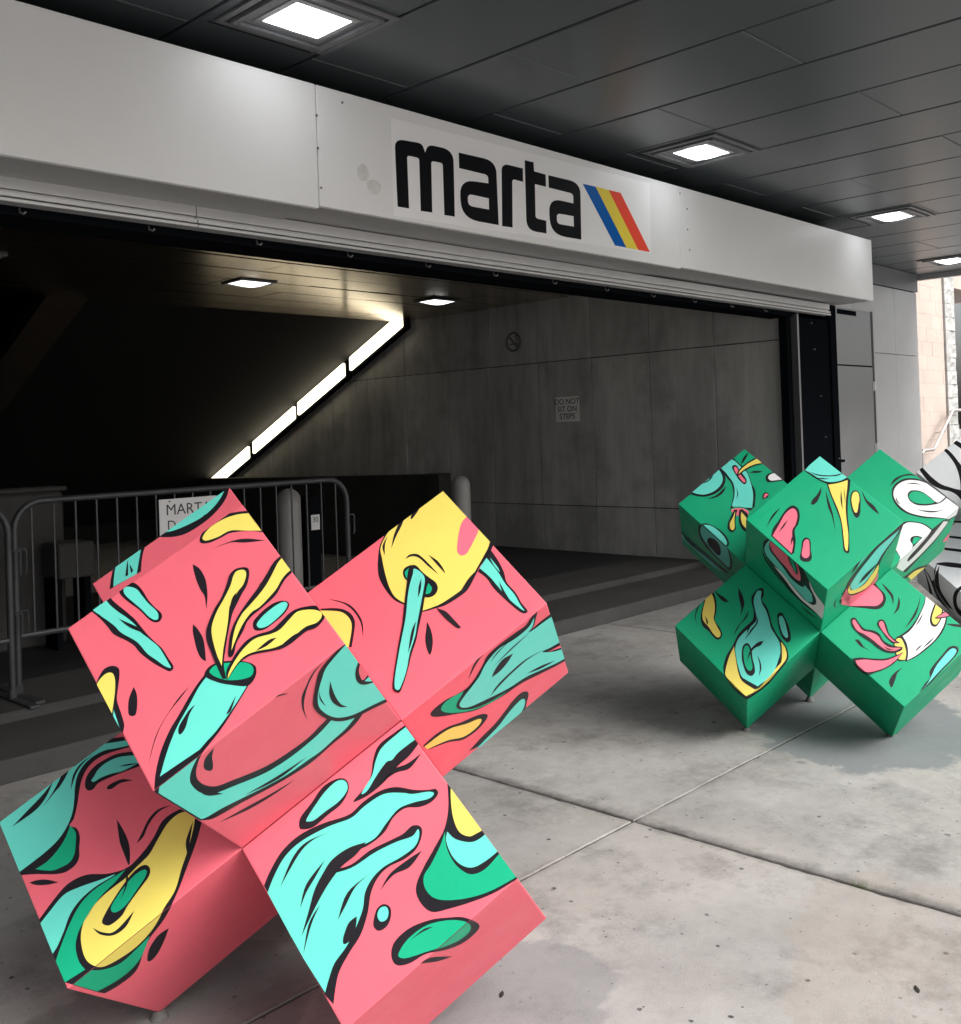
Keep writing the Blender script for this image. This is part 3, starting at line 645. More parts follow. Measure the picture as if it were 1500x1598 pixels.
paint(PINK, PF, """
T1 U1 k 0 1318,50! 1340,60 1338,110 1318,180 1270,255 1200,330 1110,400 1010,460 930,485 850,492 770,487 712,480! 690,475! 725,455!
T1 U1 t 1 1312,48! 730,455! 800,456 870,450 950,425 1060,375 1150,320 1230,245 1285,165 1312,95
T1 U1 k 2 1158,310! 1100,360 1020,400 955,430! 1030,412 1110,370
T1 U1 k 0 470,640! 440,720 420,800 405,900! 650,760! 660,650 680,570 712,480! 690,475!
T1 U1 t 1 490,625! 465,690 445,770 436,880! 618,780! 640,650 655,570 688,482!
T1 U1 k 2 548,670! 538,730 530,800! 552,790! 552,720
T1 U1 k 2 562,700! 575,775! 592,755!
T1 F k 0 210,1028! 350,920! 378,905! 430,985 520,1060 600,1130 650,1190 700,1250 760,1310 815,1360 860,1430 900,1490 902,1520 875,1538 840,1525 750,1475 650,1400 600,1340 540,1300 440,1250 390,1190 330,1125 260,1065
T1 F t 1 240,1005! 352,936! 395,1005 460,1065 540,1120 610,1180 650,1235 720,1290 790,1350 830,1410 870,1480 885,1512 840,1500 770,1450 700,1400 620,1310 500,1240 440,1180 350,1115 270,1055
T1 F k 2 480,1130! 560,1165 650,1205! 655,1235! 560,1195
T1 F k 0 478,900 500,855 550,842 610,855 660,905 710,985 760,1040 805,1080 815,1115 795,1150 755,1155 710,1130 640,1060 570,1010 500,950
T1 F t 1 515,905 535,882 575,882 620,900 660,950 710,1010 760,1055 785,1090 785,1130 755,1138 710,1110 650,1050 590,1000 530,945
T1 F k 0 1055,702! 1110,740 1150,810 1165,880 1170,960 1160,1055! 1150,960 1115,900 1085,830 1062,750
T1 F k 0 1058,1172! 1095,1210 1135,1280 1150,1360 1158,1462! 1115,1430 1085,1360 1065,1280 1055,1220
T5 F k 0 600,262! 540,340 470,450 390,590 330,690 280,800 245,900 215,1040 205,1160! 400,1100! 640,800! 720,700 800,580 880,450 940,350!
T5 F t 1 615,280! 700,325 800,345 930,350! 850,480 760,610 680,715 620,780! 560,850! 250,1060! 265,1010 290,920 330,800 390,660 480,500 550,370
T5 F k 2 600,275 640,200 720,170 800,158 920,165 990,195 1003,250 980,310 925,355 800,345 700,325
T5 F j 3 640,235 690,190 780,175 900,170 960,190 982,230 960,280 880,305 780,310 700,290 650,262
T5 F k 2 525,500! 480,580 450,680 415,730 395,720 400,670 440,600 480,540
T5 F k 2 845,425! 790,530 765,580! 805,545
T5 F k 0 480,355! 400,440 310,570 230,710 190,830 160,960! 205,800 250,680 320,560 400,460
T5 F k 0 45,360! 68,420 72,500 60,575 30,588 5,570 2,490 15,430
T2 F k 4 40,1100! -5,1000 -45,900 -82,800 -85,720 -60,640 -20,550 30,470 70,370 95,290 140,245 200,230 240,240 248,290 230,370 195,430 155,510 115,600 85,740 62,880 50,990 70,1100!
T2 F y 5 35,1000! 0,920 -30,820 -45,730 -35,660 0,570 50,480 100,380 125,300 150,262 195,250 222,265 222,310 200,370 160,420 120,500 95,540 85,640 70,740 50,850 40,940
T2 F k 6 152,425! 118,470 98,545! 128,505
T2 F k 4 510,125! 440,190 380,290 310,400 250,480 180,580 130,670 100,760 90,840 85,910 105,930 130,900 150,820 200,730 230,660 270,610 330,560 400,500 460,440 500,370 540,310 600,255! 590,245!
T2 F y 5 518,142! 588,240! 540,280 500,330 460,400 400,470 330,540 270,580 220,640 180,710 150,780 110,880! 120,790 145,690 190,600 250,530 320,450 380,370 430,280 470,200
T2 F k 6 460,225! 400,290 325,370! 365,345 415,285
T2 F k 0 275,660 300,620 360,560 430,510 500,488 550,500 552,540 510,600 440,660 370,710 310,722 280,705
T2 F t 1 308,665 350,610 420,550 490,505 530,500 545,520 520,570 460,630 390,685 335,702 310,690
T2 F k 4 75,1110! 70,1040 110,960 160,880 230,800 310,755 420,720 490,660 560,590 620,555 700,535 770,530 820,550 845,595 820,650 770,700 700,725 640,770 580,820 510,860 430,880 320,900 240,925 160,990 110,1060
T2 F y 5 80,1100! 95,1040 150,940 220,850 300,785 420,750 490,715 560,640 620,580 700,562 770,565 812,585 810,625 770,665 690,695 620,750 560,800 490,840 420,865 310,885 220,920 150,990
T2 F k 6 465,780! 400,800 300,885! 385,845
T2 F k 6 640,740! 590,765 510,830! 600,790
Z5 F k 0 597,1325! 615,1270 650,1215 700,1195 740,1210 745,1260 735,1340 730,1410 755,1490 775,1560 770,1598 755,1650! 720,1560 700,1510!
Z5 F y 1 598,1325! 620,1285 660,1245 700,1240 718,1280 718,1350 710,1420 697,1505!
Z5 F t 1 710,1470! 730,1530 750,1598 758,1640! 735,1598 705,1515!
Z1 F k 0 935,425 955,385 1010,340 1070,305 1170,290! 1200,300! 1250,395! 1170,385 1080,395 1040,415 985,440 945,443
Z1 F y 1 950,415 985,370 1050,330 1120,308 1192,303! 1243,385! 1150,385 1080,385 1020,415 965,432
Z1 F k 0 1000,468! 1080,435 1150,422 1240,430! 1150,440 1080,440
Z1 F k 0 1100,232! 1135,233 1150,250 1125,252
T5 Fb k 0 205,1180! 212,1060! 235,1000! 640,770! 580,870 545,950 530,1030 545,1085 600,1125 690,1133 820,1085 960,1030 1100,965 1250,870 1400,760 1500,660 1570,590! 1840,555! 1780,640 1700,720 1600,800 1500,890 1400,970 1250,1065 1100,1150 900,1255 750,1340 650,1390 560,1400!
T5 Fb t 1 235,1185! 262,1020! 620,780! 545,900 495,1000 480,1080 500,1130 550,1175 620,1195 700,1180 850,1120 1000,1060 1120,1000 1260,910 1400,800 1500,710 1590,610! 1790,570! 1700,680 1600,770 1500,860 1400,930 1250,1035 1100,1120 900,1220 740,1300 620,1370 570,1390!
T5 Fb k 2 1390,905! 1150,1060 910,1200! 1170,1075
T5 Fb k 2 545,1150! 620,1165 740,1190! 640,1205 580,1190
T5 Fb k 0 1305,1080! 1150,1190 950,1310 715,1415! 900,1310 1120,1190
T5 Fb k 0 1250,412! 1150,440 1050,490 960,570 800,680! 900,590 1000,510 1120,440 1200,415
T5 Fb k 0 670,835! 655,900 662,960 655,1005 620,1012 592,990 595,935 620,890
T2 Fb k 2 1000,795! 1340,1250! 1320,1272 1200,1330 1060,1400 950,1425 860,1410 790,1370 745,1310 745,1240 765,1130 785,1050 830,980 900,900
T2 Fb t 3 1000,820! 1330,1240! 1200,1300 1060,1370 950,1395 870,1380 810,1340 780,1290 780,1200 810,1090 840,1010 910,920
T2 Fb k 4 1098,950! 1075,1010 1070,1070 1090,1120 1140,1137 1235,1112! 1180,1030!
T2 Fb p 5 1108,965! 1095,1020 1105,1070 1128,1100 1165,1060 1190,1050!
T2 Fb t 5 1140,1108! 1178,1068! 1225,1100! 1185,1110
T2 Fb k 4 875,1110! 890,1170 920,1240 960,1290 1010,1308! 950,1310 890,1270 865,1200
T2 Fb k 4 785,1180! 800,1240 840,1305! 795,1255
T2 Fb k 0 820,965! 760,1040 720,1110 690,1190 672,1280 675,1340 697,1412! 660,1330 655,1240 690,1150 740,1050
T2 R1 k 0 800,550! 900,545 980,555 1040,590 1070,650 1065,730 1045,850! 960,850!
T2 R1 y 1 800,565! 930,570 990,590 1035,640 1045,710 1022,850! 940,850!
T2 R1 k 0 860,475! 950,490 1030,520 1090,580 1130,660 1135,775! 1115,660 1060,570 980,510
T3 R1 k 0 200,385! 175,470 145,540 132,640 135,730 160,800 215,880 260,920 320,945! 330,985 430,993 530,968 600,945 690,890 750,840 800,750 830,690 870,620 910,570 950,475! 600,80! 440,195! 300,295!
T3 R1 y 1 300,295! 600,80! 920,440! 895,540 860,610 815,690 770,770 720,830 640,890 550,945 440,985! 310,930! 250,890 210,820 180,720 160,620 150,560 175,490 235,400 265,340
T3 R1 k 2 435,222! 425,270 395,320 365,355 360,340 375,290 400,250
T3 R1 k 2 322,310! 300,390 260,470 225,555! 245,460 285,370
T3 R1 k 2 200,470! 182,530 180,605! 165,540
T3 R1 k 2 830,690! 780,770 705,845! 760,760
T3 R1 r 2 690,450 710,380 750,335 790,325 820,370 825,430 800,490 770,550 740,595 705,605 680,580 680,520
T3 R1 k 2 305,720 320,690 360,672 400,680 440,720 490,760 530,790 545,830 530,870 490,893 440,890 400,860 345,790 315,760
T3 R1 j 3 320,720 350,690 375,690! 345,785! 325,750
T3 R1 j 3 480,795! 505,830 490,865 455,872!
Z2 R1 k 4 570,555 600,550 640,600 650,640 640,700 630,760 610,850 600,900 580,960 560,1040 545,1090 525,1140 505,1142 490,1125 492,1080 505,990 520,900 535,820 545,720 555,640 560,590
Z2 R1 t 5 590,565 620,580 640,610 635,660 620,740 605,820 595,880 570,960 555,1040 535,1100 520,1130 502,1125 500,1080 512,1000 530,900 550,800 560,700 570,640 585,590
Z2 R1 k 6 600,810! 582,900 562,960! 578,860
Z2 R1 k 6 625,610! 622,660 610,700! 612,650
T3 R1 k 0 870,610! 905,560! 960,640 1000,720 1020,790 1080,860 1120,930 1160,980 1155,1000 1125,1000 1080,970 1000,900 930,830 880,760 820,715! 835,690!
T3 R1 t 1 880,622! 905,650 960,720 1010,800 1070,870 1110,940 1140,985 1100,960 1030,900 960,820 900,750 832,692!
T3 R1 t 2 905,620! 960,690 972,722! 930,670
T3 R1 k 2 965,780! 1003,850 1040,910! 990,855
T3 R1 k 2 320,630! 350,600 400,595 440,620 500,680 550,735! 480,680 420,625 370,610
T3 R1 k 2 480,600! 540,640 580,690 597,730! 560,690 510,635
T3 R1 k 2 515,910! 540,965 600,990 650,1040 705,1100! 680,1105 620,1060 570,1010 540,970
T3 R1 k 0 470,1060! 495,1110 510,1180 505,1250 490,1288 470,1250 458,1180 465,1110
T4 R2 k 0 1345,255! 1230,340 1150,410! 1170,370 1195,270! 1150,310 1100,380 1030,430 960,480 870,550 800,620 760,700 700,800 640,870 560,920 480,960 400,1020 360,1065 375,1090 440,1090 560,1070 700,1045 820,990 940,920 1010,870 1090,820 1230,750 1350,690 1460,625!
T4 R2 j 1 620,890! 580,960 560,1010 600,1035 700,1025 820,975 960,890! 850,970 700,1035 560,1060 470,1055 440,1030 470,980 540,930
T4 R2 k 2 640,880! 590,940 560,1000 580,1030 640,1030 760,990 970,885! 1000,860 800,940 640,1005 600,1005 590,980 620,930 670,850
T4 R2 t 3 1345,278! 1410,480! 1300,545 1230,580 1270,585 1340,575 1430,545! 1455,605! 1350,665 1230,720 1100,780 960,870 800,950 680,1005 620,1018 590,1010 585,985 620,930 690,840 740,770 780,690 830,620 900,550 1000,490 1080,430 1130,380 1165,320 1150,390 1120,430 1160,410 1240,350
T4 R2 p 4 1270,583! 1400,513! 1425,535! 1340,560
T4 R2 k 4 1000,595! 960,660 900,730 835,780! 860,720 920,640
T4 R2 k 4 1260,555! 1130,630 1000,740 900,840 820,930! 880,840 980,740 1100,640
T4 R2 k 4 1330,650! 1220,690 1110,750! 1210,715
T4 R2 k 4 980,490! 900,570 820,665! 880,580
T4 R2 k 4 1130,430! 1000,540 900,640 840,700! 960,590
T4 R2 k 0 890,490! 800,580 730,660 655,800! 690,700 740,620 810,550
T4 R2 k 0 300,1320! 400,1230 500,1170 600,1135 700,1090 770,1070 805,1080 790,1120 740,1180 680,1230 600,1275 500,1290 340,1350!
T4 R2 y 1 310,1325! 420,1240 520,1180 640,1145 720,1112 755,1110 745,1145 690,1200 610,1250 510,1270 430,1300 335,1345!
T4 R2 k 0 660,1360! 760,1250 860,1150 940,1050 1000,970 1060,910 1110,895 1125,920 1110,980 1100,1040! 880,1250!
T4 R2 t 1 715,1340! 830,1225 900,1150 960,1070 1020,1000 1070,955 1095,960 1090,1010 1060,1070! 880,1250!
Z4 D1 k 0 800,65! 730,115 660,170 635,230 625,300 600,350 550,410 575,405 620,380 680,330 740,260 790,215 838,150!
Z4 D1 t 1 795,78! 832,135! 790,165 740,205 715,235 690,245 650,300 610,365 585,380 600,350 630,300 645,240 670,185 730,130
Z4 D1 k 0 840,205! 790,270 730,290 665,335! 720,275 780,250
Z4 D1 k 0 320,520 325,480 370,420 420,350 480,315 520,320 530,360 500,420 440,470 380,520 335,530
Z4 D1 t 1 350,490 380,440 430,370 480,325 515,325 525,360 490,410 430,455 385,490 360,497
Z4 D1 k 0 170,770! 195,710 245,625 320,555 420,505 530,468 590,415 660,368 730,350 810,362 870,362 900,358 910,380 880,415 830,435 770,440 720,480 680,545 610,600 520,640 455,705! 540,680 620,620 700,580 760,550 800,515 835,518 842,550 820,610 770,655 700,690 655,735 625,800 610,890 580,980 530,1060 485,1150 465,1275! 430,1235! 320,1045!
Z4 D1 t 1 185,800! 215,725 260,645 330,580 440,520 540,482 600,430 680,380 760,375 800,380 870,370 893,378 870,400 800,418 740,445 690,505 645,565 585,600 500,640 470,690 440,720 540,695 640,630 730,585 800,560 825,530 830,560 810,605 750,650 680,690 630,740 600,800 590,870 560,950 520,1030 470,1100 445,1170 430,1225! 325,1060!
Z4 D1 k 2 605,585! 530,610 460,660 420,720 385,790 360,880 330,985! 385,870 440,770 500,690 560,640
Z4 D1 k 2 455,540! 380,575 320,635 240,775! 290,655 350,585
Z4 D1 k 2 430,660! 385,740 350,800 325,865! 350,765
Z4 D1 k 2 620,720! 560,775 515,860 485,915! 525,800
Z4 D1 k 2 410,850! 372,935 338,1060! 362,930
Z4 D1 k 2 565,900! 560,950 535,1005 510,1018 508,990 530,930
Z4 D1 k 0 842,620! 790,690 720,725 665,790! 705,720 780,660
Z4 D1 k 0 635,925 650,870 680,848 708,865 708,910 690,945 660,962 640,950
Z4 D1 t 1 652,895 665,865 690,860 700,885 690,915 665,922
Z4 D1 k 0 945,280! 1300,715! 1250,740 1150,800 1050,840 950,870 890,882 850,860 820,810 820,760 850,690 900,600 940,520 955,420
Z4 D1 y 1 965,310! 1130,515! 1070,550 1040,560 1000,540 975,480 965,400
Z4 D1 t 1 950,540! 985,572 1050,585 1095,565 1130,530! 1185,605! 1120,660 1060,692 1010,682 970,642 945,580
Z4 D1 j 1 940,540! 945,600 968,655 1000,695 1050,722 1110,700 1175,630! 1275,715! 1150,785 1050,820 950,832 890,820 855,780 850,730 880,680 920,600
Z4 D1+D2 k 0 712,1070 725,1010 790,950 880,915 960,905 1020,905 1080,930 1078,960 1020,1010 950,1040 860,1060 790,1100 735,1108
Z4 D1+D2 j 1 742,1060 780,1000 850,945 920,922 990,917 1040,930 1045,960 1000,1000 930,1030 850,1055 790,1075 755,1078
Z4 D1+D2 k 0 835,1100! 880,1075 970,1070! 910,1090
Z4 D1 k 2 890,945! 840,970 795,1000! 850,955
T6 L1 k 0 -20,700! 490,325! 640,215 720,165! 905,140! 950,215! 860,240 770,270 700,310 640,370 600,450 580,540 565,640 540,740 510,790 560,810 585,870 580,950 580,1020 550,1080 480,1130 400,1145 250,1145 135,1155!
T6 L1 t 1 -20,712! 490,325! 560,285 640,235 750,195 860,178 930,165! 945,205! 850,225 770,240 690,280 620,340 570,420 550,510 545,600 530,700 490,800 430,890 350,970 250,1050 130,1140!
T6 L1 j 1 515,790! 555,840 555,920 545,1000 510,1060 440,1100 370,1120 260,1110! 350,1050 430,960 480,880
T6 L1 k 2 480,340! 530,310! 500,400 450,490 400,550 310,660! 380,560 430,470 460,400
T6 L1 k 2 390,470! 340,580 260,680 90,800! 200,685 310,570
T6 L1 k 2 700,265! 620,325 560,410 520,530! 538,420 600,330
T6 L1 k 2 800,240! 720,290 650,350 590,430 555,520! 590,400 690,295
T6 L1 k 0 990,245! 860,265 780,300 700,350 640,420 622,490 640,530 680,525 720,480 800,440 900,400 1050,345!
T6 L1 t 1 990,275! 870,290 780,330 720,380 690,430 670,460 690,470 740,440 820,410 900,390 1020,330!
T6 L1 k 2 870,358! 940,340 1020,335! 940,352
T6 L1 k 0 975,458! 900,450 840,470 790,500 785,522 820,520 880,480
T6 L1 k 0 855,745! 890,800 930,880 950,960 950,1060 940,1080! 910,1000 880,920 865,830
T6 L1 k 0 215,1208! 270,1190 340,1185 430,1205! 350,1222 270,1225
T6 L1 k 0 1255,640! 1160,690 1090,780 1050,870 1000,920! 1040,840 1090,740 1160,670
Z3 L1+L2 k 0 950,530! 880,485 820,500 760,545 720,620 670,690 600,760 510,790 410,795 330,830 270,890 180,1010! 245,1190! 290,1295! 460,1345! 490,1350! 560,1310 640,1240 690,1110 770,1000 830,880 880,750 920,640
Z3 L1 t 1 185,1030! 240,960 300,890 370,855 470,820 540,795 450,850 380,910 330,980 300,1060 270,1130 245,1170!
Z3 L1 j 1 262,1200! 290,1120 330,1020 380,930 450,860 560,790 590,770! 540,830 470,900 410,990 370,1060 355,1130 370,1200 400,1240! 305,1300!
Z3 L2 j 1 300,1295! 390,1235! 470,1240 560,1210 640,1140 700,1080! 660,1180 600,1250 530,1300 455,1340!
Z3 L1+L2 y 1 640,760 700,700 740,630 790,550 850,505 905,510 910,560 880,680 850,770 820,870 770,950 720,1040 650,1120 570,1180 480,1225 420,1210 390,1160 380,1080 400,1000 440,940 500,880 590,810
Z3 L1 k 2 480,1010 510,950 560,870 620,790 670,752 700,760 700,800 650,870 600,940 570,990 520,1030 490,1030
Z3 L1 j 3 525,940 570,870 630,800 680,772 685,800 640,870 590,940 550,970 525,968
Z3 L1 k 4 598,760! 602,800 596,850 565,918! 588,850
Z3 L1 k 2 630,965! 590,1040 530,1080 470,1075 437,1045! 480,1065 540,1060
Z3 L1 k 2 905,545! 893,620 880,705! 872,640
Z3 L2 k 0 790,1045! 770,1100 740,1160 710,1195 690,1195 700,1140 740,1080
""")
